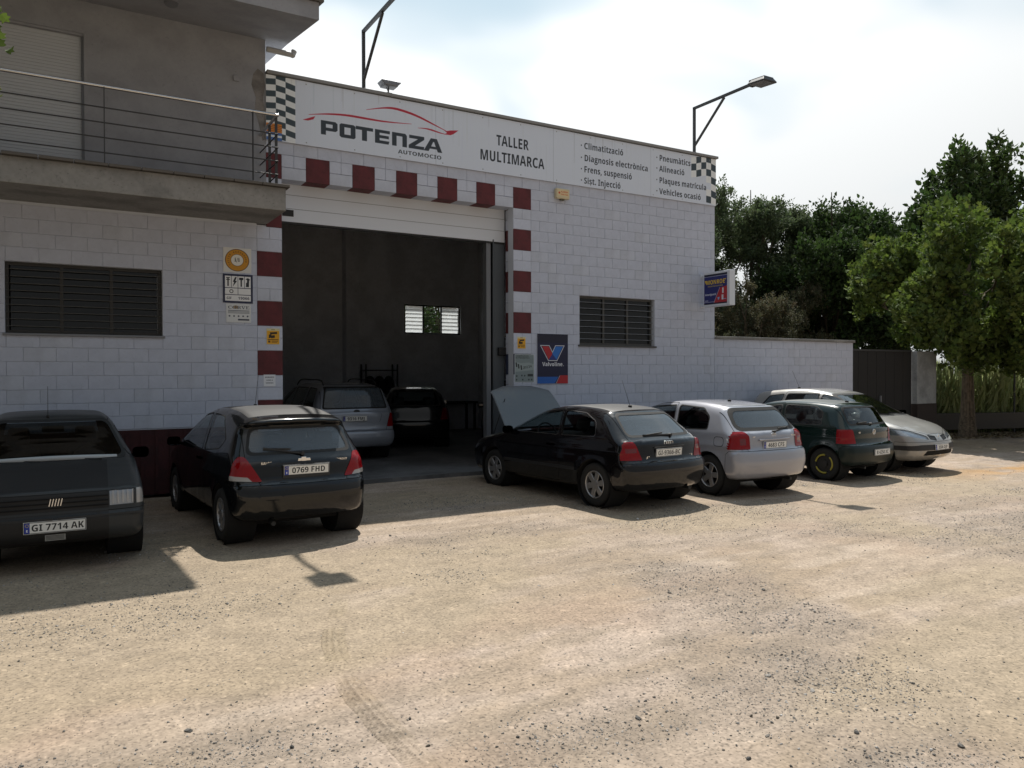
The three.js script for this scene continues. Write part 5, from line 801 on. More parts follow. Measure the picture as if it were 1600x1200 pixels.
// 6 pale beige car facing out
buildCar({
  label: 'pale beige car facing out with slanted headlamps and a split grille beside the dark gate', at: [11.5, 1.95], turn: -85, paint: beigeP, wb: 2.625, wheelR: 0.315, rim: 'five', track: 1.52, bow: [0.10, 0.06], taper: [0.13, 0.06], rearMax: -1.1, frontMin: 0.1,
  sil: [[-1.85, 0.25], [1.95, 0.21], [2.10, 0.28], [2.16, 0.42], [2.14, 0.60], [2.02, 0.76], [1.78, 0.90], [1.2, 1.05], [0.65, 1.32], [0.2, 1.52], [-0.3, 1.60], [-0.9, 1.60], [-1.55, 1.54], [-1.72, 1.49], [-1.92, 1.05], [-2.0, 0.7], [-2.06, 0.62], [-2.05, 0.4], [-1.95, 0.28]],
  sec: [[0.15, 0.79], [0.3, 0.855], [0.6, 0.888], [0.9, 0.865], [1.05, 0.835], [1.52, 0.63], [1.7, 0.55]], creases: [[0.86, 0.012, 0.05]],
  sideWin: [[[[1.02, 1.06], [0.34, 1.43], [0.0, 1.50], [-0.04, 1.045]]], [[[-0.10, 1.045], [-0.06, 1.505], [-0.85, 1.49], [-0.95, 1.045]]], [[[-1.02, 1.05], [-0.92, 1.485], [-1.3, 1.44], [-1.55, 1.12]]]],
  rearWin: [[-0.6, 1.08], [0.6, 1.08], [0.52, 1.46], [-0.52, 1.46]], frontWin: [[-0.77, 1.06], [0.77, 1.06], [0.59, 1.50], [-0.59, 1.50]],
  inlay: [
    { name: 'headlamp', axis: 'rear', front: true, both: true, x: 1.35, n: 0.02, poly: [[0.36, 0.635], [0.95, 0.74], [0.95, 0.845], [0.72, 0.835], [0.36, 0.70]], r: 0.03, mat: CM.lens, off: -0.003, after: (m, i) => mesh('reflector', geoOf(i, -0.02), CM.reflector, m) },
    { name: 'grille', axis: 'rear', front: true, both: true, x: 1.5, poly: [[0.12, 0.61], [0.32, 0.64], [0.33, 0.73], [0.10, 0.70]], r: 0.02, mat: CM.plastic, off: -0.008 },
    { name: 'bumper_strip', axis: 'rear', front: true, x: 1.35, n: 0.02, poly: [[-0.95, 0.44], [0.95, 0.44], [0.95, 0.52], [0.6, 0.545], [-0.6, 0.545], [-0.95, 0.52]], mat: CM.plastic, off: 0.004 },
    { name: 'air_intake', axis: 'rear', front: true, x: 1.35, poly: [[-0.55, 0.34], [0.55, 0.34], [0.48, 0.43], [-0.48, 0.43]], r: 0.02, mat: CM.gap, off: -0.01 },
    { name: 'fog_lamp', axis: 'rear', front: true, both: true, x: 1.35, poly: circle(0.63, 0.395, 0.045, 14), mat: CM.clear },
    { name: 'front_bumper', axis: 'side', any: true, poly: [[1.58, 0.1], [2.4, 0.1], [2.4, 0.60], [1.66, 0.60]], gap: 0.006 },
    { name: 'bonnet', axis: 'top', poly: [[1.2, -0.74], [1.2, 0.74], [1.85, 0.66], [2.03, 0.3], [2.03, -0.3], [1.85, -0.66]], gap: 0.006, ok: (v) => v[0] > 1 && v[1] > 0.7 },
    bodyDoor([[1.1, 0.3], [1.12, 1.0], [1.0, 1.12], [0.32, 1.49], [0.0, 1.55], [-0.07, 0.9], [-0.07, 0.3]]),
    bodyDoor([[-0.08, 0.3], [-0.08, 0.9], [-0.03, 1.55], [-0.89, 1.53], [-1.0, 1.0], [-1.0, 0.7], [-0.85, 0.3]]),
  ],
  mirror: [0.9, 1.08], handles: [[0.05, 0.86], [-0.95, 0.88]], strips: [[-0.85, 0.95, 0.5, 0.05]], plateF: [0.49, 0, -0.06], plateText: '3506 DJP', eu: true, antenna: [-1.0, 0.0, 0.40, 0.45], dashY: 0.98,
  extra: (root, probe) => {
    const x = probe('front', 0, 0.68)[0]; const s = new THREE.Shape(); [[0, -0.055], [0.032, 0], [0, 0.055], [-0.032, 0]].forEach(([a, b], i) => (i ? s.lineTo(a, b) : s.moveTo(a, b))); const h = new THREE.Path(); [[0, -0.03], [-0.016, 0], [0, 0.03], [0.016, 0]].forEach(([a, b], i) => (i ? h.lineTo(a, b) : h.moveTo(a, b))); s.holes.push(h);
    mesh('badge', new THREE.ExtrudeGeometry(s, { depth: 0.01, bevelEnabled: false }).rotateY(Math.PI / 2), CM.chrome, root, [x - 0.006, 0.68, 0]);
    for (const q of [-0.6, 0.0]) mesh('wiper', bar([1.20, 1.07, q], [1.06, 1.125, q + 0.55], 0.014, 0.014), CM.rubber, root);
  },
});
// 7 silver people carrier inside the doorway
buildCar({
  label: 'silver people carrier with tall rear window standing inside the garage', at: [2.15, -4.55], turn: 90, y: 0.02, paint: mpvP, wb: 2.65, wheelR: 0.315, rim: 'five', track: 1.5, bow: [0.07, 0.05], taper: [0.10, 0.05], rearMax: -1.3, frontMin: 0.2, h: 0.045,
  sil: [[-1.9, 0.26], [2.0, 0.22], [2.2, 0.35], [2.22, 0.6], [2.1, 0.8], [1.7, 0.95], [1.3, 1.08], [0.7, 1.42], [0.35, 1.56], [-0.2, 1.63], [-1.2, 1.62], [-1.75, 1.56], [-1.84, 1.52], [-2.0, 1.05], [-2.05, 0.98], [-2.06, 0.66], [-2.14, 0.62], [-2.16, 0.45], [-2.08, 0.3]],
  sec: [[0.15, 0.78], [0.3, 0.85], [0.6, 0.88], [1.0, 0.85], [1.1, 0.83], [1.55, 0.65], [1.7, 0.57]],
  sideWin: [[[[1.1, 1.08], [0.45, 1.47], [0.05, 1.52], [0.05, 1.06]]], [[[-0.02, 1.06], [-0.02, 1.525], [-0.9, 1.525], [-0.9, 1.06]]], [[[-0.97, 1.06], [-0.97, 1.525], [-1.5, 1.50], [-1.65, 1.1]]]],
  rearWin: [[-0.70, 1.08], [0.70, 1.08], [0.60, 1.54], [-0.60, 1.54]], rearWinR: 0.05, frontWin: [[-0.7, 1.08], [0.7, 1.08], [0.56, 1.52], [-0.56, 1.52]], rearGlass: CM.tint,
  inlay: [
    { name: 'tail_lamp', axis: 'rear', both: true, n: 0.02, x: -1.7, poly: [[0.66, 0.70], [0.98, 0.70], [0.98, 0.98], [0.74, 0.98]], r: 0.02, mat: CM.red, off: 0.005 },
    { name: 'rear_bumper', axis: 'side', any: true, poly: [[-2.5, 0.1], [-1.75, 0.1], [-1.75, 0.58], [-1.8, 0.635], [-2.5, 0.635]], gap: 0.006 },
    { name: 'plate_recess', axis: 'rear', poly: [[-0.50, 0.80], [0.50, 0.80], [0.56, 0.97], [-0.56, 0.97]], r: 0.03, off: -0.012, mat: mpvP },
    { name: 'tailgate', axis: 'rear', poly: [[-0.62, 0.58], [0.62, 0.58], [0.75, 1.0], [0.66, 1.58], [-0.66, 1.58], [-0.75, 1.0]], gap: 0.007 },
  ],
  mirror: [0.95, 1.1], plateR: [0.885, -0.05, 0], plateText: '9316 FMJ', eu: true, dashY: 1.0, strips: [],
  extra: (root, probe) => { mesh('badge', new THREE.CylinderGeometry(0.05, 0.05, 0.012, 20).scale(1.35, 1, 0.75).rotateX(Math.PI / 2).rotateY(-Math.PI / 2), CM.chrome, root, [probe('rear', 0, 1.03)[0] - 0.004, 1.03, 0]); for (const s of [-1, 1]) mesh('roof_rail', tube([[0.3, 1.56, 0.58 * s], [0.1, 1.66, 0.57 * s], [-0.7, 1.68, 0.57 * s], [-1.5, 1.65, 0.57 * s], [-1.62, 1.57, 0.57 * s]], 0.015, 24, 6), CM.plastic, root); },
});
// 8, 9 two dark cars deeper inside
const insideSpec = { paint: insideP, wb: 2.6, wheelR: 0.31, rim: 'five', track: 1.48, bow: [0.08, 0.06], taper: [0.10, 0.06], rearMax: -1.2, frontMin: 0.1, h: 0.05, y: 0.02,
  sil: [[-1.85, 0.25], [2.0, 0.22], [2.15, 0.3], [2.18, 0.52], [2.1, 0.7], [1.9, 0.82], [1.15, 1.0], [0.5, 1.34], [0.1, 1.46], [-0.4, 1.5], [-1.2, 1.49], [-1.7, 1.42], [-1.95, 1.0], [-2.0, 0.7], [-2.06, 0.6], [-2.0, 0.3]],
  sec: [[0.15, 0.76], [0.3, 0.83], [0.6, 0.86], [0.9, 0.83], [1.0, 0.8], [1.42, 0.61], [1.6, 0.53]],
  sideWin: [[[[0.95, 1.0], [0.24, 1.38], [0.0, 1.42], [0.0, 0.99]]], [[[-0.06, 0.99], [-0.06, 1.425], [-0.85, 1.42], [-0.85, 0.99]]], [[[-0.92, 0.99], [-0.92, 1.415], [-1.4, 1.38], [-1.6, 1.02]]]],
  rearWin: [[-0.62, 1.02], [0.62, 1.02], [0.54, 1.38], [-0.54, 1.38]], frontWin: [[-0.68, 1.02], [0.68, 1.02], [0.55, 1.43], [-0.55, 1.43]], mirror: [0.86, 1.03], dashY: 0.93 };
buildCar({ ...insideSpec, label: 'black estate car standing deep inside the garage under the back window', at: [5.0, -6.2], turn: 68, inlay: [{ name: 'tail_lamp', axis: 'rear', both: true, n: 0.02, x: -1.6, poly: [[0.6, 0.7], [0.95, 0.7], [0.95, 0.98], [0.66, 0.98]], mat: CM.darkRed }], handles: [[0.1, 0.88], [-0.75, 0.88]], handleMat: CM.chrome });
buildCar({
  ...insideSpec, label: 'dark car with its bonnet raised inside the garage behind the door jamb', at: [7.1, -4.4], turn: -120,
  inlay: [{ name: 'headlamp', axis: 'rear', front: true, both: true, x: 1.6, poly: [[0.42, 0.58], [0.9, 0.6], [0.9, 0.78], [0.5, 0.76]], r: 0.03, mat: CM.clear }, { name: 'bonnet', axis: 'top', poly: [[1.14, -0.7], [1.14, 0.7], [1.95, 0.62], [2.03, 0], [1.95, -0.62]], ok: (v) => v[0] > 1.05 && v[1] > 0.6, after: (m) => { m.geometry.translate(-1.14, -1.0, 0); m.position.set(1.14, 1.0, 0); m.rotation.z = 62 * RAD; } }],
});
// ------------------------------------------------------------------ trees, reeds
function leafMat(c, tr = 0.35) { return phy(c, 0.92, { transmission: tr, thickness: 0, specularIntensity: 0.5 }); }
function leafShape(kind) { // one bent leaf, unit length along +y, tip at y=1
  const pts = kind === 'lobed' ? [[0, 0], [0.30, 0.05], [0.55, 0.22], [0.36, 0.40], [0.52, 0.68], [0.22, 0.66], [0, 1]] : kind === 'blade' ? [[0, 0], [0.035, 0.25], [0.03, 0.6], [0, 1]] : [[0, 0], [0.22, 0.22], [0.28, 0.45], [0.17, 0.75], [0, 1]];
  const P = [], bend = (x, y) => [x, y - 0.12 * y * y, -0.28 * y * y + 0.28 * Math.abs(x)];
  for (let i = 0; i + 1 < pts.length; i++) for (const s of [1, -1]) { const a = pts[i], b = pts[i + 1], q = [[0, a[1]], [a[0] * s, a[1]], [b[0] * s, b[1]], [0, b[1]]]; const tri = (u, v, w) => { for (const e of s > 0 ? [u, v, w] : [u, w, v]) P.push(...bend(...e)); }; if (a[0] > 0) tri(q[0], q[1], q[2]); if (b[0] > 0 || i + 2 === pts.length) tri(q[0], q[2], q[3]); }
  const g = new THREE.BufferGeometry(); g.setAttribute('position', new THREE.Float32BufferAttribute(P, 3)); g.computeVertexNormals(); g.setAttribute('uv', new THREE.Float32BufferAttribute(new Float32Array(P.length / 3 * 2), 2)); return g;
}
function sprig(kind, n, size, spread, seed) { // a twig end with n leaves
  const r = RNG(seed), gs = [], leaf = leafShape(kind);
  for (let i = 0; i < n; i++) {
    const s = size * (0.7 + 0.6 * r()), g = leaf.clone().scale(s, s, s), a = i * 2.4 + r(), tilt = 0.5 + 1.1 * r();
    g.applyMatrix4(new THREE.Matrix4().makeRotationFromEuler(new THREE.Euler(tilt, a, (r() - 0.5) * 0.8, 'YXZ'))); const h = (i / n - 0.4) * spread; g.translate(Math.sin(a) * spread * 0.28 * r(), h * 1.2, Math.cos(a) * spread * 0.28 * r()); gs.push(g);
  }
  return mergeGeometries(gs);
}
function limbGeo(pts, r0, r1, n = 7) { // tapered, slightly gnarled tube
  const cv = new THREE.CatmullRomCurve3(pts), seg = pts.length * 4, g = new THREE.TubeGeometry(cv, seg, 1, n, false), p = g.attributes.position;
  for (let i = 0; i <= seg; i++) { const c = cv.getPointAt(i / seg), r = mix(r0, r1, Math.pow(i / seg, 0.8)); for (let j = 0; j <= n; j++) { const k = i * (n + 1) + j, f = r * (1 + 0.10 * (hash(i, j % n, 5) - 0.5)); p.setXYZ(k, c.x + (p.getX(k) - c.x) * f, c.y + (p.getY(k) - c.y) * f, c.z + (p.getZ(k) - c.z) * f); } }
  g.computeVertexNormals(); return g;
}
const barkTex = dataTex(256, 256, (u, v) => { const n = pfbm(u, v, 8, 4, 900), m = pn(u * 6, v, 8, 910); const k = 0.45 + 0.5 * n - 0.2 * m; return [k * 0.62, k * 0.55, k * 0.46]; });
const bark = new THREE.MeshStandardMaterial({ map: again(barkTex, 2, 4), roughness: 0.95, bumpMap: again(barkTex, 2, 4), bumpScale: 0.02 });
function tree({ name, label, at, h, trunkR, trunkH, lobes, leaf, size, per = 6, count, mats, seed, group, upright = 0.4, shell = 0.55 }) {
  const rnd = RNG(seed), gy = groundY(at[0], at[1]) - 0.05, o = thing(name, label, 'tree', [at[0], gy, at[1]], 0, group);
  const lean = [(rnd() - 0.5) * 0.3, (rnd() - 0.5) * 0.3], top = V(lean[0], trunkH, lean[1]);
  const flare = limbGeo([V(0, -0.1, 0), V(0, 0.25, 0), V(0.02, 0.7, 0)], trunkR * 1.45, trunkR * 1.02, 12);
  mesh('trunk', join(flare, limbGeo([V(0.01, 0.5, 0), V(lean[0] * 0.3, trunkH * 0.5, lean[1] * 0.2), top.clone(), V(lean[0] * 1.5, mix(trunkH, h, 0.55), lean[1] * 1.5), V(lean[0], h * 0.93, lean[1])], trunkR * 1.05, 0.02, 12)), bark, o);
  const tips = [];
  lobes.forEach(([x, y, z, r], i) => {
    const b = V(lean[0] * 0.8, mix(trunkH * 0.85, Math.max(trunkH, y - 0.5), 0.45 * rnd()), lean[1]), e = V(x, y, z), mid = b.clone().lerp(e, 0.5).add(V((rnd() - 0.5) * 0.4, -0.1 * r, (rnd() - 0.5) * 0.4));
    mesh('limb', limbGeo([b, mid, e], trunkR * 0.34, 0.02, 6), bark, o);
    const tw = []; for (let k = 0; k < 5; k++) { const d = V(rnd() - 0.5, rnd() - 0.25, rnd() - 0.5).normalize().multiplyScalar(r * 0.8), s = mid.clone().lerp(e, 0.3 + 0.7 * rnd()); tw.push(limbGeo([s, s.clone().add(d.clone().multiplyScalar(0.5)).add(V(0, -0.05, 0)), s.clone().add(d)], 0.03, 0.006, 4)); }
    mesh('branch', join(tw), bark, o);
  });
  const tot = lobes.reduce((a, l) => a + l[3] ** 2.4, 0), buckets = mats.map(() => []);
  lobes.forEach(([x, y, z, r, sq = 1]) => {
    const n = Math.round(count * r ** 2.4 / tot); // tufts: leaves gather round twig ends so that gaps stay between them
    const nt = Math.max(6, Math.round(n / 9)); for (let t = 0; t < nt; t++) {
      const u = rnd() * 2 - 1, a = rnd() * 6.283, rr = r * (shell + (1.12 - shell) * Math.pow(rnd(), 0.7)), q = Math.sqrt(1 - u * u), cx = x + rr * q * Math.cos(a), cy = y + rr * u * sq, cz = z + rr * q * Math.sin(a), tr = (0.16 + 0.2 * rnd()) * Math.min(1.5, 0.5 + r * 0.4), up = upright * (0.4 + rnd());
      for (let k = 0; k < n / nt; k++) { const f = Math.cbrt(rnd()), v = rnd() * 2 - 1, b = rnd() * 6.283, w = Math.sqrt(1 - v * v); buckets[Math.floor(rnd() * mats.length)].push([cx + tr * f * w * Math.cos(b), cy + tr * f * v * (1 + up), cz + tr * f * w * Math.sin(b)]); }
    }
  });
  const m4 = new THREE.Matrix4(), q4 = new THREE.Quaternion(), e3 = new THREE.Euler(), col = new THREE.Color();
  buckets.forEach((L, b) => {
    const im = new THREE.InstancedMesh(sprig(leaf, per, size, size * 2, seed * 7 + b), mats[b], L.length); im.name = 'crown'; im.userData.kind = 'stuff'; im.castShadow = im.receiveShadow = true;
    L.forEach(([x, y, z], i) => { q4.setFromEuler(e3.set((rnd() - 0.5) * 1.6, rnd() * 6.283, (rnd() - 0.5) * 1.6)); const s = 0.75 + 0.5 * rnd(); m4.compose(V(x, y, z), q4, V(s, s, s)); im.setMatrixAt(i, m4); const v = 0.75 + 0.5 * rnd(), w = rnd(); im.setColorAt(i, col.setRGB(v * (0.92 + 0.2 * w), v, v * (0.9 + 0.1 * w))); });
    o.add(im);
  });
  return o;
}
const greenA = [leafMat([0.10, 0.155, 0.028], 0.45), leafMat([0.125, 0.18, 0.035], 0.45), leafMat([0.075, 0.12, 0.025], 0.4)];
const greenB = [leafMat([0.045, 0.085, 0.022], 0.35), leafMat([0.06, 0.105, 0.028], 0.35), leafMat([0.035, 0.06, 0.018], 0.3)];
const greenC = [leafMat([0.10, 0.14, 0.068], 0.42), leafMat([0.115, 0.16, 0.075], 0.42), leafMat([0.085, 0.115, 0.058], 0.4)];
const brownC = [leafMat([0.10, 0.10, 0.055], 0.36), leafMat([0.11, 0.095, 0.055], 0.36), leafMat([0.085, 0.09, 0.048], 0.36)];
function lobesIn(seed, n, [cx, cy, cz], [rx, ry, rz], r0, r1) { const r = RNG(seed), o = []; for (let i = 0; i < n; i++) { const u = r() * 2 - 1, a = r() * 6.283, q = Math.sqrt(1 - u * u), k = 0.35 + 0.62 * Math.cbrt(r()); o.push([cx + rx * k * q * Math.cos(a), cy + ry * k * u, cz + rz * k * q * Math.sin(a), mix(r0, r1, r()), 0.8]); } return o; }
// broad tree by the kerb wall
tree({ name: 'broadleaf_tree', label: 'broad bright green tree with bare trunk standing by the kerb wall', at: [20.6, -0.35], h: 7.6, trunkR: 0.2, trunkH: 2.6, leaf: 'lobed', size: 0.135, shell: 0.35, count: 13500, per: 6, mats: greenA, seed: 11, lobes: [...lobesIn(12, 66, [1.0, 4.55, 0.5], [4.5, 2.25, 4.1], 0.5, 0.95), [3.4, 6.4, 0, 0.8], [4.6, 6.0, 0.3, 0.9], [-2.5, 3.2, 0.9, 0.75], [-1.5, 2.9, 0.9, 0.7], [0.1, 2.9, 1.3, 0.8], [1.6, 3.0, 1.0, 0.8], [3.0, 3.2, 1.0, 0.9], [4.2, 3.5, 0.8, 1.0]] });
// taller tree behind it
tree({ name: 'tall_tree', label: 'tall tree with large leaves rising behind the broad bright green tree', at: [31.6, -6.0], h: 11.8, trunkR: 0.22, trunkH: 3.2, leaf: 'oval', size: 0.25, count: 10500, per: 5, mats: greenB, seed: 21, upright: 1.2, lobes: [...lobesIn(22, 22, [0, 6.2, 0], [4.2, 3.0, 3.4], 1.1, 1.6), [-3.6, 8.0, 0, 1.0, 1.3], [-2.6, 10.0, 0.3, 0.8, 1.5], [-2.7, 8.8, 0, 1.1, 1.2], [-1.2, 10.2, 0, 0.95, 1.4], [0.1, 11.2, 0.2, 0.75, 1.6], [0.3, 9.8, 0, 1.2, 1.2], [1.5, 10.4, 0.2, 0.9, 1.4], [2.6, 10.8, 0, 0.65, 1.6], [2.7, 9.4, 0, 1.2, 1.2], [4.2, 9.4, 0, 1.1, 1.3], [-4.5, 8.2, 0.4, 0.6, 1.6], [4.8, 8.2, 0, 1.2, 1.2], [-1.0, 8.6, 0, 1.3, 1.1]] });
tree({ name: 'middle_tree', label: 'dark green tree between the tall tree and the row behind the yard', at: [28.8, -11.4], h: 11.4, trunkR: 0.16, trunkH: 2.0, leaf: 'oval', size: 0.19, count: 9000, per: 6, mats: greenB, seed: 26, upright: 0.8, lobes: lobesIn(27, 44, [0.4, 6.1, 0], [4.6, 4.6, 3.0], 0.7, 1.3) });
// dark row behind the yard wall
[[16.9, -12.5, 8.7, 2.6], [19.6, -13.4, 9.6, 2.8], [22.6, -14.2, 11.4, 3.0], [26.2, -14.0, 11.8, 3.2], [29.6, -13.0, 10.6, 3.0], [14.2, -13.6, 8.4, 2.6], [17.4, -17.0, 10.2, 3.0], [22.4, -17.6, 11.6, 3.2], [26.2, -18.0, 12.8, 3.4]].forEach(([x, z, h, r], i) => tree({ name: 'hedgerow_tree', label: ['dark hedgerow tree above the middle of the yard wall', 'dark hedgerow tree above the right end of the yard wall', 'high dark hedgerow tree above the metal gate', 'highest dark hedgerow tree to the right of the gate', 'dark hedgerow tree partly hidden by the middle tree', 'dark hedgerow tree rising beside the garage corner', 'rear hedgerow tree behind the yard wall, dark', 'rear hedgerow tree behind the wall end, dark', 'rear hedgerow tree behind the gate, tallest of the back row'][i], at: [x, z], h, trunkR: 0.16, trunkH: 1.2, leaf: 'oval', size: 0.13, count: 9500, per: 7, mats: greenC, seed: 40 + i, upright: 1.2, group: 'dark trees behind the yard', shell: 0.5, lobes: lobesIn(50 + i, 46, [0, h * 0.53, 0], [r * 1.12, h * 0.44, r * 0.8], 0.55, 1.0) }));
for (const [i, [x, z]] of [[14.6, -9.2], [18.0, -9.4], [21.4, -9.6], [12.0, -9.4], [16.4, -10.0], [24.6, -10.2]].entries()) tree({ name: 'brown_shrub', label: ['brownish shrub showing over the middle of the yard wall', 'brownish shrub showing over the far end of the yard wall', 'brownish shrub behind the metal gate', 'brownish shrub behind the garage corner', 'brownish shrub between two others behind the yard wall', 'brownish shrub behind the white gate pillar'][i], at: [x, z], h: 5.4, trunkR: 0.08, trunkH: 0.6, leaf: 'oval', size: 0.085, count: 5200, per: 8, mats: brownC, seed: 70 + i, lobes: lobesIn(80 + i, 24, [0, 3.1, 0], [2.2, 2.5, 1.4], 0.5, 0.8), group: 'brown shrubs behind the yard wall' });
// tree behind the back window of the garage
tree({ name: 'yard_tree', label: 'green tree seen through the back window of the garage', at: [10.2, -15.5], h: 6.2, trunkR: 0.12, trunkH: 1.6, leaf: 'oval', size: 0.14, count: 1600, per: 6, mats: greenB, seed: 91, lobes: lobesIn(92, 12, [0, 3.9, 0], [1.7, 1.9, 1.5], 0.6, 0.9) });
// branch tips reaching in at the left edge of the yard
tree({ name: 'street_tree', label: 'light green leaves of a tree reaching in front of the balcony', at: [-6.9, 5.6], h: 7.8, trunkR: 0.17, trunkH: 2.4, leaf: 'lobed', size: 0.12, count: 5200, per: 5, mats: greenA, seed: 95, lobes: [...lobesIn(96, 20, [-0.3, 5.1, 0.3], [2.1, 2.2, 2.1], 0.7, 1.0), [2.2, 5.1, -0.6, 0.5], [3.16, 5.22, -1.08, 0.20], [3.14, 5.05, -1.06, 0.14], [3.12, 4.58, -1.08, 0.15]] });  // crown beyond the view enlarged to keep sky light off the left wall
{ // reeds beyond the kerb wall
  const r = RNG(101), gs = [], blade = leafShape('blade');
  for (let i = 0; i < 9; i++) { const L = 0.45 + 0.35 * r(), g = blade.clone().scale(L * 1.5, L, L), a = r() * 6.283; g.rotateX(0.35 + 0.9 * r()).rotateY(a).translate(0, 0.25 + 0.14 * i, 0); gs.push(g); }
  gs.push(plainUV(new THREE.CylinderGeometry(0.006, 0.010, 1.55, 4).translate(0, 0.75, 0)));
  const reed = mergeGeometries(gs), list = []; for (let i = 0; i < 2600; i++) { const a = r() * 15, b = 0.35 + 3.2 * r(), c = Math.cos(0.30), s = Math.sin(0.30); list.push([18.5 + a * c + b * s * 0 + 0, -2.2 + a * s * 1 - b, 0.85 + 0.55 * r()]); }
  const im = new THREE.InstancedMesh(reed, leafMat([0.40, 0.47, 0.24], 0.5), list.length), m4 = new THREE.Matrix4(), q4 = new THREE.Quaternion(), e3 = new THREE.Euler(), col = new THREE.Color();
  im.name = 'reed_bed'; im.userData = { kind: 'stuff', label: 'pale green reeds growing behind the kerb wall', category: 'reeds' }; im.castShadow = im.receiveShadow = true;
  list.forEach(([x, z, s], i) => { q4.setFromEuler(e3.set((r() - 0.5) * 0.3, r() * 6.283, (r() - 0.5) * 0.3)); m4.compose(V(x, groundY(x, z), z), q4, V(s, s, s)); im.setMatrixAt(i, m4); const v = 0.7 + 0.6 * r(); im.setColorAt(i, col.setRGB(v * (0.95 + 0.2 * r()), v, v * 0.95)); });
  scene.add(im);
  [[0.5, -0.55], [4.9, 0]].forEach(([d, lean], i) => { const x = 19.1 + d * 0.955, z = -2.15 + d * 0.295 + 0.1, p = thing('fence_post', i ? 'thin upright dark fence post among the reeds' : 'thin leaning dark post at the edge of the reeds', 'post', [x, groundY(x, z), z]); mesh('stake', rod([0, 0, 0], [lean * 1.6, 2.2, 0], 0.03, 7), M.darkMetal, p); mesh('wire_tie', rod([lean * 1.2, 1.65, -0.02], [lean * 1.2, 1.65, 0.05], 0.012, 5), M.greyMetal, p); });
}
function plainUV(g) { g = g.toNonIndexed(); return g; }
{ // leaf litter under the broad tree
  const r = RNG(111), L = []; for (let i = 0; i < 900; i++) { const x = 18.6 + 7 * r(), z = -2.0 + (x - 18.5) * 0.30 + 0.15 + 1.5 * Math.pow(r(), 1.8); L.push([x, z]); }
  const im = new THREE.InstancedMesh(leafShape('lobed'), leafMat([0.22, 0.17, 0.10], 0.1), L.length), m4 = new THREE.Matrix4(), q4 = new THREE.Quaternion(), e3 = new THREE.Euler(); im.name = 'leaf_litter'; im.userData = { kind: 'stuff', label: 'dry fallen leaves at the foot of the kerb wall', category: 'leaves' };
  L.forEach(([x, z], i) => { q4.setFromEuler(e3.set(-1.4 + 0.5 * r(), r() * 6.283, 0, 'YXZ')); const s = 0.10 + 0.06 * r(); m4.compose(V(x, groundY(x, z) + 0.012 + 0.02 * r(), z), q4, V(s, s, s)); im.setMatrixAt(i, m4); }); scene.add(im);
}
// ------------------------------------------------------------------ the ground: sandy yard with gravel patches
const patch = (x, z) => { // where loose gravel lies, 0..1
  let g = sstep(0.54, 0.74, fbm(x * 0.55 + 3, z * 0.8 + 9, 4, 500)) * 0.8;
  for (const [px, pz, rx, rz, a] of [[0.75, 9.7, 0.9, 0.7, 1], [-2.6, 8.9, 0.9, 0.5, 0.8], [-2.9, 6.2, 1.3, 0.5, 1], [-0.9, 9.6, 0.8, 0.4, 0.8], [0.3, 10.7, 0.6, 0.4, 1], [1.2, 4.6, 1.6, 0.5, 0.6], [3.5, 6.2, 2.4, 0.7, 0.4], [9, 6.5, 3, 0.8, 0.5]]) g = Math.max(g, a * Math.exp(-Math.pow((x - px) / rx, 2) - Math.pow((z - pz) / rz, 2)) * (0.45 + 1.1 * fbm(x * 2.1, z * 2.1, 4, 520)));
  return clamp(g);
};
const rut = (x, z) => { // long shallow wheel ruts sweeping through the yard
  const a = Math.sin((z - 6.4 - 0.06 * x + 0.35 * Math.sin(x * 0.5)) * 5.2) * fbm(x * 0.3, z * 0.9, 3, 540); return a;
};
const relief = (x, z) => 0.016 * (fbm(x * 0.9, z * 0.9, 4, 560) - 0.5) + 0.012 * (fbm(x * 5, z * 5, 3, 580) - 0.5) * (0.4 + patch(x, z)) + 0.006 * rut(x, z);
function groundColour(x, z) {
  const g = patch(x, z), m = fbm(x * 0.35, z * 0.6, 4, 600), o = fbm(x * 1.1 + 0.8 * z, z * 3.2, 4, 620), red = sstep(0.52, 0.72, fbm(x * 0.6 + 8, z * 0.9, 4, 640)), f = fbm(x * 7, z * 9, 3, 660);
  let c = [0.40, 0.338, 0.262];
  const to = (q, t) => { c = [mix(c[0], q[0], t), mix(c[1], q[1], t), mix(c[2], q[2], t)]; };
  to([0.45, 0.385, 0.318], sstep(0.38, 0.66, m)); to([0.33, 0.27, 0.19], sstep(0.42, 0.66, o) * 0.6); to([0.30, 0.255, 0.195], 0.6 * sstep(0.56, 0.72, fbm(x * 1.3 + 0.5 * z, z * 7.5, 4, 690))); to([0.52, 0.455, 0.375], 0.5 * sstep(0.58, 0.74, fbm(x * 0.9 + 4, z * 5.0, 4, 695))); to([0.40, 0.30, 0.22], red * 0.35); to([0.235, 0.21, 0.178], g * 0.6);
  to([0.365, 0.312, 0.225], 0.8 * sstep(0.36, 0.56, fbm(x * 0.45 + 3.3, z * 0.6 + 1.7, 4, 670) - 0.012 * (x + 3)));
  to([0.46, 0.29, 0.12], Math.exp(-Math.pow((x - 14.2) / 2.4, 2) - Math.pow((z - 4.4) / 0.9, 2)) * sstep(0.3, 0.6, fbm(x * 1.2, z * 1.6, 4, 680))); // orange sand spilt near the pale car
  const s = 0.90 + 0.16 * f; return [c[0] * s * 1.03, c[1] * s * 0.965, c[2] * s * 0.955];
}
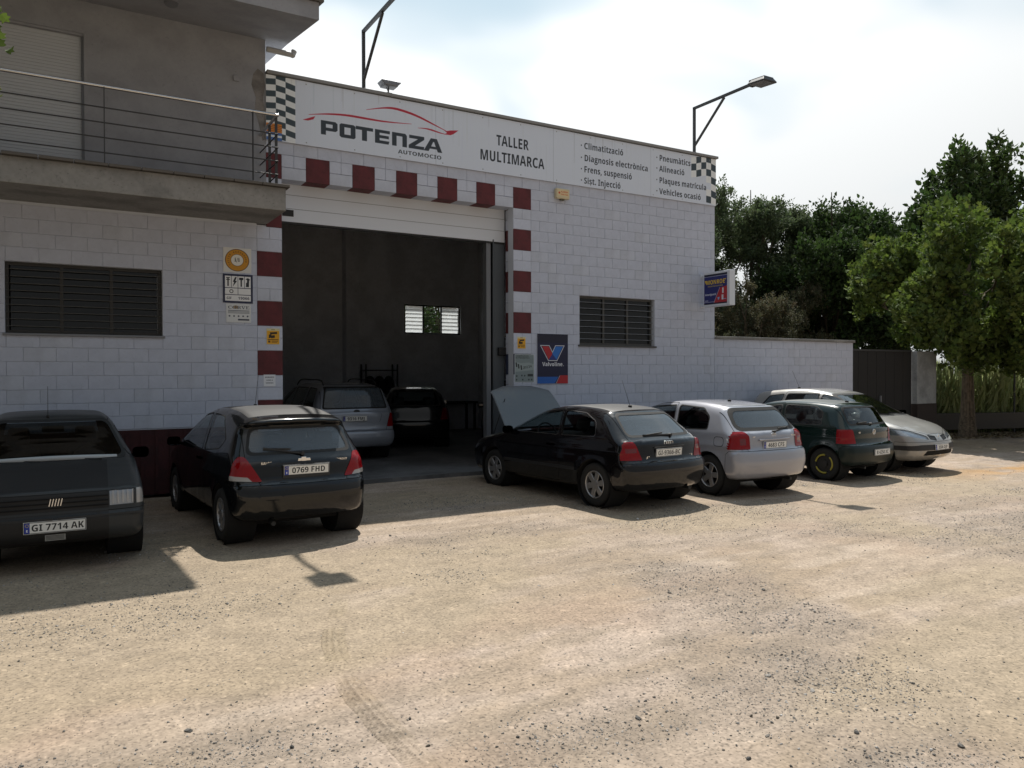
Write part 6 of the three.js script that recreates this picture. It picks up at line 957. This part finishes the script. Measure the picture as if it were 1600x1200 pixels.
{
  const axis = (a, b, h, lo, hi, n) => { const o = []; for (let k = n; k > 0; k--) o.push(a - (a - lo) * Math.pow(k / n, 2.4)); for (let v = a; v <= b + 1e-6; v += h) o.push(v); const e = o[o.length - 1]; for (let k = 1; k <= n; k++) o.push(e + (hi - e) * Math.pow(k / n, 2.4)); return o; };
  const X = axis(-8, 22, 0.06, -260, 320, 22), Z = axis(-0.4, 12.6, 0.055, -320, 200, 22), nx = X.length, nz = Z.length;
  const P = new Float32Array(nx * nz * 3), C = new Float32Array(nx * nz * 3), U = new Float32Array(nx * nz * 2), I = [];
  for (let j = 0; j < nz; j++) for (let i = 0; i < nx; i++) {
    const x = X[i], z = Z[j], k = j * nx + i, near = sstep(-1.2, -0.4, z) * sstep(40, 20, x);
    P[k * 3] = x; P[k * 3 + 1] = groundY(x, z) + relief(x, z) * near - (z < -0.2 && x < 18.4 ? 0.06 : 0); P[k * 3 + 2] = z; U[k * 2] = x / 2.4; U[k * 2 + 1] = z / 2.4;
    const c = groundColour(x, z); C[k * 3] = c[0]; C[k * 3 + 1] = c[1]; C[k * 3 + 2] = c[2];
    if (i + 1 < nx && j + 1 < nz) I.push(k, k + nx, k + 1, k + 1, k + nx, k + nx + 1);
  }
  const g = new THREE.BufferGeometry(); g.setAttribute('position', new THREE.BufferAttribute(P, 3)); g.setAttribute('color', new THREE.BufferAttribute(C, 3)); g.setAttribute('uv', new THREE.BufferAttribute(U, 2)); g.setIndex(I); g.computeVertexNormals();
  const grain = (u, v) => { const a = pfbm(u, v, 128, 3, 700), b = Math.pow(pn(u, v, 200, 710), 5), c = Math.pow(pn(u, v, 110, 720), 9), d = pfbm(u, v, 16, 3, 730); return [a, b, c, d]; };
  const map = dataTex(1024, 1024, (u, v) => { const [a, b, c, d] = grain(u, v); const k = clamp(0.84 + 0.20 * (a - 0.5) + 0.12 * (d - 0.5) - 0.28 * b + 0.16 * c); return [k, k * 0.995, k * 0.985]; });
  const bump = dataTex(1024, 1024, (u, v) => { const [a, b, c, d] = grain(u, v); const k = 0.35 + 0.3 * a + 0.35 * b + 0.4 * c + 0.2 * (d - 0.5); return [k, k, k]; }, false);
  structure('ground', g, new THREE.MeshStandardMaterial({ map, vertexColors: true, roughness: 0.97, bumpMap: bump, bumpScale: 0.003, color: lin(1.22, 1.22, 1.22) }));
  // gravel: small stones, thick in the patches
  const rnd = RNG(77), stones = [0, 1, 2].map((s) => { const q = new THREE.IcosahedronGeometry(1, 0), p = q.attributes.position, r = RNG(90 + s), mem = new Map(); for (let i = 0; i < p.count; i++) { const k = [p.getX(i), p.getY(i), p.getZ(i)].map((v) => v.toFixed(2)).join(); if (!mem.has(k)) mem.set(k, 0.65 + 0.6 * r()); const f = mem.get(k); p.setXYZ(i, p.getX(i) * f, p.getY(i) * f * 0.62, p.getZ(i) * f * 0.85); } q.computeVertexNormals(); return q; });
  const stoneMat = std([1, 1, 1], 0.9), list = [[], [], []], m4 = new THREE.Matrix4(), q4 = new THREE.Quaternion(), e3 = new THREE.Euler();
  for (let n = 0; n < 340000; n++) {
    const d = 1.7 + 17 * Math.pow(rnd(), 1.6), a = (-30.75 + (rnd() - 0.5) * 84) * RAD, x = -3.31 - Math.sin(a) * d, z = 12.9 - Math.cos(a) * d;
    if (z < 0.3 || z > 12.5) continue; const w = patch(x, z); if (rnd() > 0.03 + 0.97 * Math.pow(w, 1.8)) continue;
    const big = rnd(), s = 0.0018 + 0.0075 * Math.pow(big, 6) + (big > 0.9985 ? 0.012 * rnd() : 0) + 0.0004 * d * rnd(); list[n % 3].push([x, groundY(x, z) + relief(x, z) + s * 0.18, z, s]);
  }
  const group = new THREE.Group(); const col = new THREE.Color();
  list.forEach((L, k) => {
    const im = new THREE.InstancedMesh(stones[k], stoneMat, L.length); im.name = numbered('gravel'); im.userData = { kind: 'stuff', label: 'loose grey and brown gravel scattered over the yard', category: 'gravel' }; im.castShadow = im.receiveShadow = true;
    L.forEach(([x, y, z, s], i) => { q4.setFromEuler(e3.set(rnd() * 0.6, rnd() * 6.3, rnd() * 0.6)); m4.compose(V(x, y, z), q4, V(s, s, s)); im.setMatrixAt(i, m4); const t = rnd(), b = rnd(); const v = 0.10 + 0.30 * t * t + (b > 0.95 ? 0.25 : 0); im.setColorAt(i, col.setRGB(v, v * (0.90 + 0.06 * b), v * (0.78 + 0.14 * b))); });
    scene.add(im);
  });
  // single larger stones
  const big = [[1140, 971, 0.9], [1107, 1178, 1.4], [1160, 1150, 0.9], [1352, 1132, 1.1], [1519, 1020, 0.9], [918 / 2, 1117, 0.8], [1032, 1140, 0.8], [1226, 1091, 0.8], [880, 1187, 1.4], [930, 1196, 1.2], [1201, 1079, 0.8], [1341, 1010, 0.7], [640, 1076, 0.8], [670, 1123, 0.9], [770, 1118, 0.8], [525, 1174, 1.1], [1478, 1020, 0.7], [1567, 1075, 0.8]];
  const GP = [[1.43, 8.5], [-0.6, 10.36], [-0.35, 10.2], [0.35, 10.3], [1.35, 9.6], [-2.25, 8.9], [-0.7, 10.1], [0.15, 9.95], [-1.2, 10.0], [-1.05, 10.1], [0.05, 9.85], [0.95, 9.3], [-1.6, 8.9], [-1.65, 9.25], [-1.2, 9.4], [-2.05, 9.3], [1.25, 9.6], [1.25, 10.05]];
  big.forEach(([, , s], i) => { const [x, z] = GP[i], r = 0.017 * s, o = mesh(numbered('stone'), stones[i % 3], std([[0.09, 0.085, 0.08], [0.13, 0.115, 0.095], [0.06, 0.058, 0.055]][i % 3], 0.9), scene, [x, groundY(x, z) + relief(x, z) + r * 0.2, z], [0.2 * i, i * 1.7, 0.1]); o.scale.setScalar(r); o.userData = { label: 'small dark stone lying loose on the sandy yard', category: 'stone', group: 'loose stones on the yard' }; });
  // tyre track pressed into the sand
  const pts = [[-0.75, 5.6], [-1.15, 6.4], [-1.55, 7.4], [-1.72, 8.2], [-1.75, 8.8], [-1.75, 9.4], [-1.74, 10.2], [-1.70, 10.9]], cv = new THREE.CatmullRomCurve3(pts.map(([x, z]) => V(x, 0, z))), nl = 620, nw = 27, TP = [], TC = [], TI = [], TU = [];
  for (let j = 0; j <= nl; j++) {
    const t = j / nl, p = cv.getPoint(t), d = cv.getTangent(t), s = t * cv.getLength();
    for (let i = 0; i <= nw; i++) {
      const v = i / nw - 0.5, w = 0.21 * v, x = p.x - d.z * w, z = p.z + d.x * w, edge = sstep(0.5, 0.28, Math.abs(v) + 0.10 * (fbm(s * 9, i * 0.6, 3, 800) - 0.5)), pres = mix(0.4, 1, sstep(0.22, 0.60, fbm(s * 2.3, 3, 4, 810))) * sstep(0, 0.3, t) * sstep(1, 0.9, t);
      const tread = (Math.abs(((v * 5 + 10) % 1) - 0.5) > 0.34 ? 1 : 0) + (((s * 34 + Math.abs(v) * 2.2) % 1) > 0.62 ? 0.8 : 0);
      TP.push(x, groundY(x, z) + relief(x, z) + mix(-0.006, 0.0015 + 0.006 * tread * pres, sstep(0.0, 0.8, edge * pres)), z); TU.push(x / 2.4, z / 2.4);
      const gc = groundColour(x, z), c = 0.98 - 0.07 * tread * pres; TC.push(gc[0] * c, gc[1] * c, gc[2] * c * 0.97); if (i < nw && j < nl) { const k = j * (nw + 1) + i; TI.push(k, k + nw + 1, k + 1, k + 1, k + nw + 1, k + nw + 2); }
    }
  }
  const tg = new THREE.BufferGeometry(); tg.setAttribute('position', new THREE.Float32BufferAttribute(TP, 3)); tg.setAttribute('color', new THREE.Float32BufferAttribute(TC, 3)); tg.setAttribute('uv', new THREE.Float32BufferAttribute(TU, 2)); tg.setIndex(TI); tg.computeVertexNormals();
  structure('tyre_track', tg, new THREE.MeshStandardMaterial({ map, vertexColors: true, roughness: 0.97, bumpMap: bump, bumpScale: 0.006, color: lin(1.22, 1.22, 1.22) }));
}
renderer.render(scene, camera);
